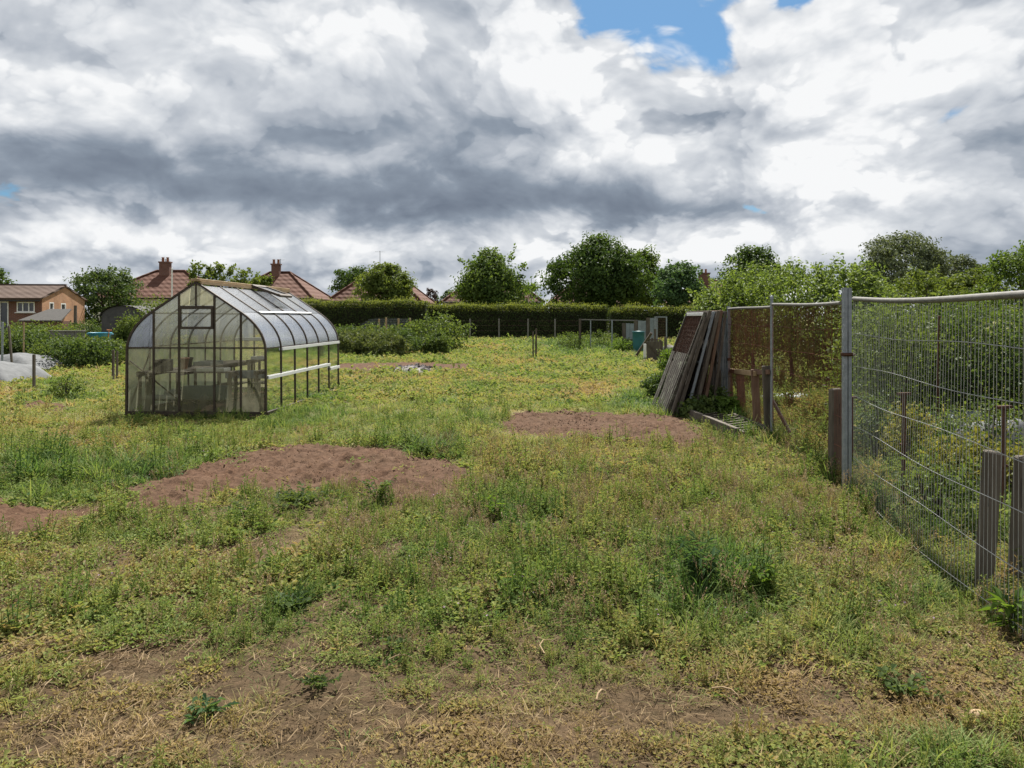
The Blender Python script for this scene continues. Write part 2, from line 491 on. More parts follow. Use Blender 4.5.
def field(lst, start):
    acc = start
    for px, py, sx, sy, amp in lst:
        u = (px - CX) / F; a0 = math.atan(u); e0 = math.atan((HY - py) / F * math.cos(a0))
        q = vm('MULTIPLY', vm('SUBTRACT', Q, (a0, e0, 0)), (F / sx, F / sy, 0))
        g = mth(nt, 'POWER', .3679, vm('DOT_PRODUCT', q, q))
        acc = mth(nt, 'MULTIPLY_ADD', g, amp, acc)
    return acc


BR = SKY_BR
HOLE = SKY_HOLE
bf = field(BR, SKY_B0)
hf = field(HOLE, 0.0)
emb = mth(nt, 'SUBTRACT', H0, H1)
emb = mth(nt, 'MAXIMUM', mth(nt, 'MINIMUM', emb, .40), -.20)
b = mth(nt, 'MULTIPLY_ADD', emb, mth(nt, 'MULTIPLY', SKY_EMB, mth(nt, 'MULTIPLY_ADD', bf, .9, .25, clamp=True)), bf)
b = mth(nt, 'MULTIPLY_ADD', mth(nt, 'SUBTRACT', H0, .55), SKY_FB, b)
for lo_, hi_, am_ in ((.30, .34, .6), (.46, .495, .9), (.60, .635, .9), (.74, .77, .6)):
    st_ = nd(nt, 'ShaderNodeMapRange', interpolation_type='SMOOTHSTEP', i_From_Min=lo_, i_From_Max=hi_); lk(nt, H0, st_.inputs[0])
    b = mth(nt, 'MULTIPLY_ADD', mth(nt, 'SUBTRACT', st_.outputs[0], .5), mth(nt, 'MULTIPLY', mth(nt, 'MULTIPLY_ADD', bf, 1.2, -.10, clamp=True), SKY_ST * am_), b)
b = mth(nt, 'MAXIMUM', mth(nt, 'MINIMUM', b, 1.0), 0.0)
ck = SKY_CK
cc = ramp(nt, b, [(0, tuple(ck * x for x in (.165, .20, .26))), (.30, tuple(ck * x for x in (.28, .33, .40))), (.55, tuple(ck * x for x in (.50, .54, .60))),
                  (.8, tuple(ck * x for x in (.72, .75, .79))), (1, tuple(ck * x for x in (.96, .97, .98)))])
hq = mth(nt, 'MULTIPLY', hf, mth(nt, 'MULTIPLY_ADD', mth(nt, 'SUBTRACT', .55, H0), 3.2, 1.0))
al = mth(nt, 'SUBTRACT', .62, hq)
mr = nd(nt, 'ShaderNodeMapRange', interpolation_type='SMOOTHSTEP', i_From_Min=-.10, i_From_Max=.22)
lk(nt, al, mr.inputs[0])
c10 = mixc(nt, 1, cc.outputs[0], (10, 10, 10), 'MULTIPLY')
# clear-sky blue seen through the gaps
skc = mixc(nt, mr.outputs[0], mixc(nt, 1, sky.outputs[0], SKY_TINT, 'MULTIPLY'), c10)
bg = nd(nt, 'ShaderNodeBackground', i_Strength=.1); lk(nt, skc, bg.inputs[0])
wo = nd(nt, 'ShaderNodeOutputWorld'); lk(nt, bg.outputs[0], wo.inputs[0])
W.cycles.sampling_method = 'MANUAL'; W.cycles.sample_map_resolution = 512

SC.view_settings.view_transform = 'Standard'; SC.view_settings.look = 'None'
SC.view_settings.exposure = EXPO; SC.view_settings.gamma = 1; SC.view_settings.use_curve_mapping = False
SC.render.engine = 'CYCLES'
cy = SC.cycles
cy.max_bounces = 8; cy.diffuse_bounces = 3; cy.glossy_bounces = 3; cy.transmission_bounces = 4; cy.transparent_max_bounces = 24
cy.use_denoising = True
cy.sample_clamp_indirect = 6
cy.caustics_reflective = False; cy.caustics_refractive = False
# ------------------------------------------------------------------ ground
def spaced(a, b, n, k):
    t = np.linspace(-1, 1, n) if a < 0 else np.linspace(0, 1, n)
    if a < 0:
        return np.sinh(t * k) / math.sinh(k) * b
    return a + (b - a) * (np.sinh(t * k) / math.sinh(k))


gx = spaced(-700, 700, 301, 7.2)
gy = np.concatenate([np.linspace(-40, -1.2, 12)[:-1], -1.0 + spaced(0, 900, 330, 6.0)])
X, Y = np.meshgrid(gx, gy)
Z = gz(X, Y)
nx, ny = len(gx), len(gy)
idx = np.arange(nx * ny).reshape(ny, nx)
quads = np.stack([idx[:-1, :-1], idx[:-1, 1:], idx[1:, 1:], idx[1:, :-1]], -1).reshape(-1, 4)

m, nt = newmat('rough ground'); M['ground'] = m
g = nd(nt, 'ShaderNodeNewGeometry'); P = g.outputs['Position']
n1 = noise(nt, P, .55, 6, .62); n2 = noise(nt, P, 13, 8, .72); n3 = noise(nt, mapping(nt, P, (150, 60, 80)), 1.0, 4, .7, 1.5); n4 = noise(nt, P, 2.3, 5, .6)
soil = ramp(nt, n2.outputs[0], [(.30, (.020, .011, .0075)), (.50, (.056, .031, .021)), (.74, (.115, .070, .046))]).outputs[0]
litter = ramp(nt, n3.outputs[0], [(.38, (.040, .025, .016)), (.54, (.095, .066, .040)), (.70, (.24, .185, .115))]).outputs[0]
c = mixc(nt, ramp(nt, n4.outputs[0], [(.45, (0, 0, 0)), (.72, (.7, .7, .7))]).outputs[0], soil, litter)
sp_ = nd(nt, 'ShaderNodeSeparateXYZ'); lk(nt, P, sp_.inputs[0])
mr_ = nd(nt, 'ShaderNodeMapRange', i_From_Min=5.0, i_From_Max=16.0, i_To_Min=.12, i_To_Max=.95); lk(nt, sp_.outputs[1], mr_.inputs[0])
gr = ramp(nt, n2.outputs[0], [(.3, (.085, .098, .036)), (.5, (.15, .165, .06)), (.7, (.24, .225, .095))]).outputs[0]
gr = mixc(nt, ramp(nt, n1.outputs[0], [(.45, (0, 0, 0)), (.65, (.8, .8, .8))]).outputs[0], gr, (.26, .20, .085))
c = mixc(nt, mth(nt, 'MULTIPLY', mr_.outputs[0], ramp(nt, n4.outputs[0], [(.3, (1, 1, 1)), (.75, (.55, .55, .55))]).outputs[0]), c, gr)
out(nt, principled(nt, c, .95, 0, .1, n2.outputs[0], .8, .03).outputs[0])
ground = link('ground', np_mesh('ground', np.stack([X, Y, Z], -1).reshape(-1, 3), quads, M['ground'], smooth=True))
tag(ground, kind='structure')

m, nt = newmat('bare soil'); M['soil'] = m
g = nd(nt, 'ShaderNodeNewGeometry'); P = g.outputs['Position']
n1 = noise(nt, P, 1.1, 5, .6); n2 = noise(nt, P, 16, 8, .7); n3 = noise(nt, P, 75, 3, .6)
c = ramp(nt, n2.outputs[0], [(.30, (.032, .0175, .0105)), (.50, (.084, .047, .029)), (.74, (.14, .086, .055))]).outputs[0]
c = mixc(nt, ramp(nt, n1.outputs[0], [(.4, (0, 0, 0)), (.7, (.6, .6, .6))]).outputs[0], c, (.092, .059, .037))
c = mixc(nt, ramp(nt, n3.outputs[0], [(.70, (0, 0, 0)), (.76, (.75, .75, .75))]).outputs[0], c, (.22, .17, .11))
out(nt, principled(nt, c, .95, 0, .1, n2.outputs[0], .9, .025).outputs[0])


def poly_sd(px, py, poly):
    """signed distance to polygon, positive inside"""
    px = np.asarray(px, float); py = np.asarray(py, float)
    inside = np.zeros(px.shape, bool); dmin = np.full(px.shape, 1e9)
    n = len(poly)
    for i in range(n):
        x0, y0 = poly[i]; x1, y1 = poly[(i + 1) % n]
        dx, dy = x1 - x0, y1 - y0
        t = np.clip(((px - x0) * dx + (py - y0) * dy) / (dx * dx + dy * dy), 0, 1)
        dmin = np.minimum(dmin, np.hypot(px - x0 - t * dx, py - y0 - t * dy))
        cnd = ((y0 > py) != (y1 > py)) & (px < (x1 - x0) * (py - y0) / (y1 - y0 + 1e-12) + x0)
        inside ^= cnd
    return np.where(inside, dmin, -dmin)


BEDS = []
for pts_ in ([(118, 503), (160, 482), (218, 461), (262, 449), (335, 447), (405, 454), (455, 464), (472, 480), (440, 501), (385, 498), (330, 492), (280, 491), (215, 500), (165, 507)],
             [(-60, 500), (0, 500), (60, 503), (112, 508), (90, 524), (60, 533), (0, 541), (-60, 545)],
             [(498, 425), (520, 413), (565, 413), (640, 416), (690, 420), (712, 432), (708, 446), (650, 448), (600, 444), (540, 441)],
             [(318, 372), (345, 364), (400, 364), (482, 366), (478, 371), (400, 374), (345, 373)],
             [(8, 406), (30, 402), (66, 408), (60, 413), (30, 411)],
             [(215, 690), (250, 655), (300, 652), (372, 672), (352, 705), (290, 718), (240, 712)],
             [(400, 690), (470, 668), (560, 672), (600, 690), (530, 712), (440, 712)],
             [(60, 660), (120, 640), (180, 650), (165, 668), (95, 680)],
             [(800, 650), (850, 655), (872, 700), (850, 745), (815, 700)],
             [(640, 690), (720, 680), (770, 700), (720, 722), (650, 716)],
             [(225, 540), (300, 528), (340, 540), (300, 556), (240, 556)]):
    BEDS.append([gp(*q) for q in pts_])


def bed_mask(x, y, grow=0.0):
    wx = x + (fbm(x * 1.7, y * 1.7, 3, 41) - .5) * .75; wy = y + (fbm(x * 1.7, y * 1.7, 3, 57) - .5) * .9
    b = np.full(np.shape(x), -1e9)
    for i, p_ in enumerate(BEDS):
        b = np.maximum(b, poly_sd(wx, wy, p_))
    return b


for i, p_ in enumerate(BEDS):
    if i > 4: continue
    xs = [q[0] for q in p_]; ys = [q[1] for q in p_]
    st = [.03, .04, .04, .09, .06][i]
    ax = np.arange(min(xs) - .5, max(xs) + .5, st); ay = np.arange(min(ys) - .6, max(ys) + .6, st * 1.2)
    x, y = np.meshgrid(ax, ay)
    sd = poly_sd(x + (fbm(x * 1.7, y * 1.7, 3, 41) - .5) * .75, y + (fbm(x * 1.7, y * 1.7, 3, 57) - .5) * .9, p_)
    rough = (fbm(x * 5, y * 5, 5, 5) - .5) * .10 + (fbm(x * 22, y * 22, 2, 15) - .5) * .03 + np.maximum(fbm(x * 14, y * 14, 2, 77) - .62, 0) * .22
    z = gz(x, y) + np.where(sd > 0, .035 * sstep(0, .25, sd), sd * .25) + rough * sstep(-.1, .3, sd) + .004
    ii = np.arange(x.size).reshape(x.shape)
    q = np.stack([ii[:-1, :-1], ii[:-1, 1:], ii[1:, 1:], ii[1:, :-1]], -1).reshape(-1, 4)
    keep = (sd.ravel()[q] > -.22).all(1)
    tag(link('soil', np_mesh('soil', np.stack([x, y, z], -1).reshape(-1, 3), q[keep], M['soil'], smooth=True)), kind='structure')


# ------------------------------------------------------------------ low plants that cover the ground
def grassmat(name, stops, transl=.42, tint_noise=.35):
    """tint comes with each clump (0 dry - 1 lush) plus a slow change over the field"""
    m, nt = newmat(name)
    at_ = nd(nt, 'ShaderNodeAttribute', attribute_type='INSTANCER', attribute_name='tint')
    g = nd(nt, 'ShaderNodeNewGeometry')
    f = mth(nt, 'ADD', at_.outputs['Fac'], mth(nt, 'MULTIPLY', mth(nt, 'SUBTRACT', g.outputs['Random Per Island'], .5), tint_noise), clamp=True)
    c = ramp(nt, f, stops).outputs[0]
    p = principled(nt, c, .65, spec=.12)
    t = nd(nt, 'ShaderNodeBsdfTranslucent'); lk(nt, mixc(nt, 1, c, (1.1, 1.12, .72), 'MULTIPLY'), t.inputs[0])
    mx = nd(nt, 'ShaderNodeMixShader', i_0=transl); lk(nt, p.outputs[0], mx.inputs[1]); lk(nt, t.outputs[0], mx.inputs[2])
    out(nt, mx.outputs[0])
    return m


GST = [(0, (.40, .29, .155)), (.2, (.35, .275, .13)), (.40, (.245, .258, .088)), (.60, (.165, .215, .060)), (.82, (.105, .165, .042)), (1, (.064, .122, .036))]
M['grass'] = grassmat('grass', GST)
M['cover'] = grassmat('low weeds', [(0, (.26, .185, .095)), (.2, (.30, .225, .098)), (.42, (.232, .248, .078)), (.65, (.152, .205, .055)), (.85, (.095, .150, .036)), (1, (.055, .108, .03))], .38)
M['stalk'] = grassmat('seed stalks', [(0, (.34, .25, .16)), (.5, (.27, .20, .13)), (1, (.17, .16, .08))], .2)
M['petal'] = stdmat('pale petals', [(0, (.30, .17, .30)), (1, (.44, .33, .42))], 4, .6, bstr=0)
M['straw'] = grassmat('straw litter', [(0, (.30, .225, .13)), (.5, (.20, .14, .08)), (1, (.11, .072, .04))], .1, .9)


class Leafs:
    def __init__(self): self.v = []; self.f = []

    def add(self, pts, fs):
        b = len(self.v); self.v += [tuple(p) for p in pts]; self.f += [tuple(b + i for i in f) for f in fs]

    def blade(self, base, ang, h, w, lean, droop):
        dx, dy = math.cos(ang), math.sin(ang)
        sx, sy = -dy * w / 2, dx * w / 2
        ps = []
        for t, ww in ((0, .8), (.4, 1), (.75, .65)):
            o = lean * h * t * t + .08 * h * t; z = h * (t - droop * t ** 3)
            c = (base[0] + dx * o, base[1] + dy * o, base[2] + z)
            ps += [(c[0] - sx * ww, c[1] - sy * ww, c[2]), (c[0] + sx * ww, c[1] + sy * ww, c[2])]
        o = lean * h + .08 * h
        ps.append((base[0] + dx * o, base[1] + dy * o, base[2] + h * (1 - droop)))
        self.add(ps, [(0, 1, 3, 2), (2, 3, 5, 4), (4, 5, 6)])

    def leaf(self, base, ang, L, w, pitch, fold=.25):
        dx, dy = math.cos(ang), math.sin(ang); cp, s_ = math.cos(pitch), math.sin(pitch)
        tip = (base[0] + dx * L * cp, base[1] + dy * L * cp, base[2] + L * s_)
        mx_, my_, mz = base[0] + dx * L * .5 * cp, base[1] + dy * L * .5 * cp, base[2] + L * .5 * s_ + L * .08
        l = (mx_ - dy * w / 2, my_ + dx * w / 2, mz + w * fold); r = (mx_ + dy * w / 2, my_ - dx * w / 2, mz + w * fold)
        self.add([base, l, tip, r], [(0, 3, 2), (0, 2, 1)])

    def stem(self, p0, p1, w):
        ax = (p1[0] - p0[0], p1[1] - p0[1])
        for a in (0, 1.57):
            sx, sy = math.cos(a) * w / 2, math.sin(a) * w / 2
            self.add([(p0[0] - sx, p0[1] - sy, p0[2]), (p0[0] + sx, p0[1] + sy, p0[2]), (p1[0] + sx * .6, p1[1] + sy * .6, p1[2]), (p1[0] - sx * .6, p1[1] - sy * .6, p1[2])], [(0, 1, 2, 3)])

    def mesh(self, name, mat):
        me = bpy.data.meshes.new(name); me.from_pydata(self.v, [], self.f); me.materials.append(mat); me.update(); return me


def tuft(n, R, h, w, lean, droop, mat, seed):
    r = random.Random(seed); L = Leafs()
    for i in range(n):
        a = r.uniform(0, 6.283); rr = R * math.sqrt(r.random())
        hh = h * r.uniform(.45, 1.1)
        L.blade((rr * math.cos(a), rr * math.sin(a), -.01), a + r.uniform(-1.2, 1.2), hh, w * r.uniform(.7, 1.2), lean * r.uniform(.2, 1.3), droop * r.random())
    return L.mesh('clump', mat)


def broad(n, R, h, leaf, asp, mat, seed, stemmed=False):
    r = random.Random(seed); L = Leafs()
    for i in range(n):
        a = r.uniform(0, 6.283); q = math.sqrt(r.random()); rr = R * q
        z = h * (1 - .75 * q * q) * r.uniform(.25, 1.05)
        s = leaf * r.uniform(.6, 1.25)
        L.leaf((rr * math.cos(a), rr * math.sin(a), z), a + r.uniform(-1.6, 1.6), s, s * asp, r.uniform(-.5, .75))
    if stemmed:
        for i in range(7):
            a = r.uniform(0, 6.283); rr = R * .7 * r.random()
            L.stem((0, 0, 0), (rr * math.cos(a), rr * math.sin(a), h * .8), .006)
    return L.mesh('clump', mat)


def stalks(n, R, h, mat, seed, head=.004, hl=.05):
    r = random.Random(seed); L = Leafs()
    for i in range(n):
        a = r.uniform(0, 6.283); rr = R * math.sqrt(r.random()); hh = h * r.uniform(.6, 1.1)
        b = (rr * math.cos(a), rr * math.sin(a), 0); ln = r.uniform(.05, .4) * hh; a2 = r.uniform(0, 6.283)
        t = (b[0] + ln * math.cos(a2), b[1] + ln * math.sin(a2), hh)
        L.stem(b, t, .0022)
        for k in range(6):
            f_ = 1 - k * hl / hh * .2 * 1.2
            p = (b[0] + (t[0] - b[0]) * f_, b[1] + (t[1] - b[1]) * f_, hh * f_)
            L.leaf(p, r.uniform(0, 6.28), hl * .45, head * 2.2, r.uniform(.2, 1.2))
    return L.mesh('clump', mat)


def litter_clump(n, R, mat, seed):
    r = random.Random(seed); L = Leafs()
    for i in range(n):
        a = r.uniform(0, 6.283); rr = R * math.sqrt(r.random()); x, y = rr * math.cos(a), rr * math.sin(a)
        l = r.uniform(.012, .075) * (1 if r.random() < .93 else 1.8); b = r.uniform(0, 6.283); dx, dy = math.cos(b) * l / 2, math.sin(b) * l / 2; w = r.uniform(.0006, .0015)
        z = r.uniform(.002, .03); z2 = z + r.uniform(-.01, .02)
        sx, sy = -math.sin(b) * w, math.cos(b) * w
        L.add([(x - dx - sx, y - dy - sy, z), (x - dx + sx, y - dy + sy, z + .002), (x + dx + sx, y + dy + sy, z2 + .002), (x + dx - sx, y + dy - sy, z2)], [(0, 1, 2, 3)])
    return L.mesh('clump', mat)


def weedstem(n, h, leaf, asp, mat, seed, R=.1):
    """upright weed: a few stems with leaves all the way up"""
    r = random.Random(seed); L = Leafs()
    for i in range(n):
        a = r.uniform(0, 6.283); rr = R * math.sqrt(r.random()); hh = h * r.uniform(.55, 1.1)
        b = (rr * math.cos(a), rr * math.sin(a), 0); a2 = r.uniform(0, 6.283); ln = .3 * hh * r.random()
        t = (b[0] + ln * math.cos(a2), b[1] + ln * math.sin(a2), hh)
        L.stem(b, t, .005)
        m_ = int(8 + 10 * r.random())
        for k in range(m_):
            f_ = .15 + .85 * k / m_
            p = tuple(b[j] + (t[j] - b[j]) * f_ for j in range(3))
            s = leaf * (1.15 - .6 * f_) * r.uniform(.7, 1.2)
            L.leaf(p, k * 2.4 + r.uniform(-.5, .5), s, s * asp, r.uniform(-.4, .9))
    return L.mesh('clump', mat)


def flower_dots(n, R, h, seed):
    r = random.Random(seed); L = Leafs()
    for i in range(n):
        a = r.uniform(0, 6.283); rr = R * math.sqrt(r.random()); z = h * r.uniform(.6, 1.1)
        for k in range(4):
            L.leaf((rr * math.cos(a), rr * math.sin(a), z), k * 1.57 + a, .0075, .006, .25)
    return L.mesh('clump', M['petal'])


def scatter(name, label, cat, pts, scl, rot, tint, which, protos):
    """one object: every clump of one kind of ground plant, placed at pts"""
    cl = bpy.data.collections.new(name + ' kinds')
    for i, me in enumerate(protos):
        o = bpy.data.objects.new('kind_%02d' % i, me); cl.objects.link(o)
    me = bpy.data.meshes.new(name)
    n = len(pts)
    me.vertices.add(n); me.vertices.foreach_set('co', np.asarray(pts, np.float32).ravel())
    for nm, ty, ar, dt, key in (('which', 'INT', which, np.int32, 'value'), ('scl', 'FLOAT', scl, np.float32, 'value'), ('tint', 'FLOAT', tint, np.float32, 'value'), ('rot', 'FLOAT_VECTOR', rot, np.float32, 'vector')):
        a = me.attributes.new(nm, ty, 'POINT'); a.data.foreach_set(key, np.ascontiguousarray(ar, dt).ravel())
    me.update()
    o = link(name, me)
    ng = bpy.data.node_groups.new(name, 'GeometryNodeTree')
    ng.interface.new_socket('Geometry', in_out='INPUT', socket_type='NodeSocketGeometry')
    ng.interface.new_socket('Geometry', in_out='OUTPUT', socket_type='NodeSocketGeometry')
    gi = ng.nodes.new('NodeGroupInput'); go = ng.nodes.new('NodeGroupOutput')
    ip = ng.nodes.new('GeometryNodeInstanceOnPoints'); ci = ng.nodes.new('GeometryNodeCollectionInfo')
    ci.inputs['Collection'].default_value = cl; ci.inputs['Separate Children'].default_value = True; ci.inputs['Reset Children'].default_value = True

    def attr(nm, ty):
        a = ng.nodes.new('GeometryNodeInputNamedAttribute'); a.data_type = ty; a.inputs['Name'].default_value = nm
        return a.outputs[0]
    L = ng.links.new
    L(gi.outputs[0], ip.inputs['Points']); L(ci.outputs[0], ip.inputs['Instance'])
    ip.inputs['Pick Instance'].default_value = True
    L(attr('which', 'INT'), ip.inputs['Instance Index']); L(attr('rot', 'FLOAT_VECTOR'), ip.inputs['Rotation']); L(attr('scl', 'FLOAT'), ip.inputs['Scale'])
    L(ip.outputs[0], go.inputs[0])
    md = o.modifiers.new('scatter', 'NODES'); md.node_group = ng
    return tag(o, label, cat, kind='stuff')


RG = np.random.default_rng(11)


def fence_x(y):
    """the line of the mesh fence on the ground"""
    return np.interp(y, [0, 4.05, 7.5, 7.75, 10.9, 13.7, 18, 30, 60], [2.4, 2.83, 3.33, 3.37, 3.68, 3.83, 4.2, 5.6, 9])


def candidates(d0, d1, dens, margin=1.25):
    """random ground points, evenly spread, in the part of the field that can be seen"""
    n = int((d1 - d0) * 2 * .665 * margin * d1 * dens)
    y = RG.uniform(d0, d1, n); x = RG.uniform(-1, 1, n) * .665 * margin * d1
    k = np.abs(x) < .665 * margin * y + .6
    return x[k], y[k]


def greenhouse_in(x, y):
    gx_ = x + 5.52 - (y - 13.45) * .047
    return (np.abs(gx_) < 1.25) & (y > 13.42) & (y < 17.9)


# lush spots: pixel x, pixel y, radius in pixels x, y, strength
LUSH = [(110, 478, 95, 16, 1.0), (60, 490, 60, 14, .7), (185, 460, 40, 12, .8), (430, 447, 45, 12, .8), (290, 503, 60, 12, .5), (730, 590, 70, 45, .85), (690, 600, 50, 40, .6), (860, 640, 60, 40, .5), (905, 590, 60, 30, .5),
        (545, 448, 30, 10, .6), (380, 505, 25, 10, .4), (640, 405, 25, 14, .9), (590, 348, 60, 9, .8), (500, 520, 90, 30, .3), (960, 760, 70, 30, .9), (60, 395, 30, 16, .5), (750, 425, 40, 20, .9), (470, 425, 50, 18, .35), (330, 420, 60, 14, .4), (290, 610, 24, 14, .9), (560, 600, 60, 50, .3), (920, 600, 40, 60, .4)]
DRY = [(90, 745, 150, 34, 1.0), (330, 748, 170, 32, 1.0), (520, 742, 130, 34, 1.0), (800, 690, 60, 40, .8), (930, 700, 70, 40, .7), (600, 455, 60, 12, .35), (20, 640, 50, 30, .5), (300, 552, 60, 14, .6),
       (400, 500, 260, 60, .12), (600, 390, 60, 8, .45), (560, 372, 80, 5, .3), (840, 520, 40, 40, .35), (300, 430, 60, 10, .35), (880, 560, 40, 30, .25), (60, 410, 60, 8, .3), (250, 700, 90, 30, .3), (430, 690, 120, 30, .2)]


def pixels(x, y):
    return CX + F * x / y, HY + F * CAMZ / y


def spots(lst, x, y):
    px, py = pixels(x, np.maximum(y, .8)); s = np.zeros_like(x)
    for a, b, ra, rb, w in lst:
        s = np.maximum(s, w * np.exp(-((px - a) / ra) ** 2 - ((py - b) / rb) ** 2))
    return s


def habitat(x, y):
    lush = spots(LUSH, x, y); dry = spots(DRY, x, y)
    n1 = fbm(x / 2.3, y / 2.3, 4, 101); n2 = fbm(x / .55, y / .55, 3, 131)
    dry = np.clip(dry + (n1 - .52) * 1.5 + (n2 - .5) * .7 + .02, 0, 1)
    lush = np.clip(lush * (.75 + .6 * n2) + np.maximum(fbm(x / 1.2, y / 1.2, 3, 171) - .6, 0) * 1.8, 0, 1)
    dry = dry * (1 - .85 * lush)
    bare = sstep(-.10, .16, bed_mask(x, y) + (n2 - .5) * .75 + (n1 - .5) * .3)
    fg = (1 - sstep(3.2, 4.6, y)) * sstep(.56, .68, fbm(x / .8, y / .8, 4, 201)) * .75
    bare = np.maximum(bare, fg * (1 - lush))
    garden = sstep(-.15, .35, x - fence_x(y)) * (1 - sstep(17, 22, y))
    return lush, dry, bare, garden


ALL = []
for d0, d1, den, sc in ((1.9, 4.5, 330, .72), (4.5, 8, 185, .88), (8, 13, 95, 1.12), (13, 22, 44, 1.5), (22, 38, 17, 2.1), (38, 66, 6, 3.2)):
    x, y = candidates(d0, d1, den)
    ALL.append((x, y, np.full_like(x, sc)))
x = np.concatenate([a[0] for a in ALL]); y = np.concatenate([a[1] for a in ALL]); sc = np.concatenate([a[2] for a in ALL])
EX = []


def fringe(x0, y0, x1, y1, wid, den):
    L_ = math.hypot(x1 - x0, y1 - y0); m_ = int(L_ * den)
    t_ = RG.random(m_); EX.append(np.stack([x0 + (x1 - x0) * t_ + RG.normal(0, wid, m_), y0 + (y1 - y0) * t_ + RG.normal(0, wid, m_)], -1))


fringe(-6.85, 13.42, -4.25, 13.28, .09, 22); fringe(-4.12, 13.4, -3.95, 18.0, .10, 26); fringe(-6.95, 13.5, -6.7, 18.0, .10, 14)
fringe(3.33, 7.5, 2.8, 4.2, .10, 60); fringe(3.4, 7.9, 3.85, 13.6, .12, 24); fringe(2.62, 13.05, 3.7, 13.05, .09, 36); fringe(2.5, 13.1, 2.65, 14.6, .12, 26)
fringe(3.0, 4.85, 3.35, 4.85, .08, 50); fringe(3.3, 8.1, 3.6, 8.1, .08, 40)
ex = np.concatenate(EX); ne = len(ex)
x = np.concatenate([x, ex[:, 0]]); y = np.concatenate([y, ex[:, 1]]); sc = np.concatenate([sc, np.where(ex[:, 1] > 8, 1.15, .95)])
lush, dry, bare, garden = habitat(x, y)
lush[-ne:] = np.maximum(lush[-ne:], .62); dry[-ne:] *= .4; bare[-ne:] = 0; garden[-ne:] = 0
k = (RG.random(len(x)) > bare * .975) & ~greenhouse_in(x, y) & (garden < .5)
# thin the cover so that soil shows in worn places
k &= RG.random(len(x)) > np.clip((fbm(x / .45, y / .45, 3, 301) - .56) * 3.2, 0, .75) * (1 - lush) * (1 - sstep(9, 16, y))
x, y, sc, lush, dry = x[k], y[k], sc[k], lush[k], dry[k]
n = len(x)
z = gz(x, y) - .004
sc = sc * (.50 + 1.0 * fbm(x / .38, y / .38, 2, 351)) * (.8 + .4 * fbm(x / 1.5, y / 1.5, 2, 361))
rot = np.stack([RG.normal(0, .12, n), RG.normal(0, .12, n), RG.uniform(0, 6.283, n)], -1)
mid_ = sstep(3.4, 4.6, y) * (1 - sstep(9, 13, y))
green = np.clip(.465 + .03 * mid_ + .04 * sstep(12, 18, y) + .42 * lush - (.62 - .12 * mid_) * dry + RG.normal(0, .10, n) + (fbm(x / .9, y / .9, 3, 333) - .5) * .5, 0, 1)
qx_, qy_ = pixels(x, np.maximum(y, .8))
sc = sc * (1 - .5 * np.exp(-((qx_ - 310) / 130) ** 2 - ((qy_ - 507) / 24) ** 2))
near = 1 - sstep(11, 18, y)
u = RG.random(n)
pg = np.clip(.16 + .60 * lush + .62 * dry * (1 - sstep(4.5, 7, y) * .5) + .45 * (1 - near), 0, .92)       # chance of grass rather than broad leaves
isg = u < pg
# --- grass
gk = isg; ng_ = gk.sum()
tall = np.clip(.75 + .85 * lush[gk] - .15 * dry[gk] + RG.normal(0, .18, ng_), .35, 2.2)
tall *= np.where(y[gk] > 15, .78, 1)
kinds = [tuft(26, .055, .135, .0048, .9, .3, M['grass'], 1), tuft(34, .07, .10, .005, 1.3, .45, M['grass'], 2), tuft(20, .05, .17, .0055, .6, .25, M['grass'], 3),
         tuft(30, .09, .075, .0062, 1.5, .5, M['grass'], 4), litter_clump(36, .13, M['straw'], 5), tuft(34, .10, .075, .010, 1.2, .4, M['grass'], 6), tuft(24, .07, .12, .010, .9, .35, M['grass'], 7)]
w_ = RG.integers(0, 4, ng_)
dr = (dry[gk] > .42) & (RG.random(ng_) < .75) & (y[gk] < 9)
w_ = np.where(dr, np.where(RG.random(ng_) < .3, 4, np.where(RG.random(ng_) < .5, 3, 1)), w_)
w_ = np.where(y[gk] > 14, RG.integers(5, 7, ng_), w_)
scatter('grass', 'rough uneven grass, green tufts and dry straw, over the whole plot', 'grass', np.stack([x[gk], y[gk], z[gk]], -1), sc[gk] * tall, rot[gk], green[gk], w_, kinds)
# --- broad leaved cover
ck_ = ~isg; nc = ck_.sum()
kinds = [broad(46, .10, .055, .026, .62, M['cover'], 11), broad(60, .12, .07, .022, .7, M['cover'], 12), broad(34, .085, .05, .034, .5, M['cover'], 13), broad(70, .13, .06, .017, .75, M['cover'], 14),
         weedstem(4, .17, .035, .4, M['cover'], 15, .07), weedstem(6, .14, .026, .5, M['cover'], 16, .08), broad(46, .14, .06, .045, .6, M['cover'], 17), broad(18, .085, .06, .060, .36, M['cover'], 18)]
sp1 = fbm(x[ck_] / .75, y[ck_] / .75, 2, 511); sp2 = fbm(x[ck_] / .6, y[ck_] / .6, 2, 522)
w_ = np.where(sp1 > .5, np.where(sp2 > .5, 0, 1), np.where(sp2 > .5, 2, 3)); w_ = np.where(RG.random(nc) < .25, RG.integers(0, 4, nc), w_)
w_ = np.where(RG.random(nc) < .03, 7, w_)
w_ = np.where(RG.random(nc) < (.10 + .14 * mid_[ck_] + .18 * lush[ck_]) * (1 - dry[ck_]) ** 2, RG.integers(4, 6, nc), w_)
w_ = np.where(y[ck_] > 15, 6, w_)
green[ck_] = np.clip(green[ck_] + np.array([.0, .10, -.06, .04, .12, .02, .0, .28])[w_], 0, 1)
scatter('ground_cover', 'low yellow green broad leaved weeds creeping over the plot', 'weeds', np.stack([x[ck_], y[ck_], z[ck_]], -1), sc[ck_] * RG.uniform(.7, 1.35, nc) * (1 + .35 * mid_[ck_]), rot[ck_], green[ck_], w_, kinds)
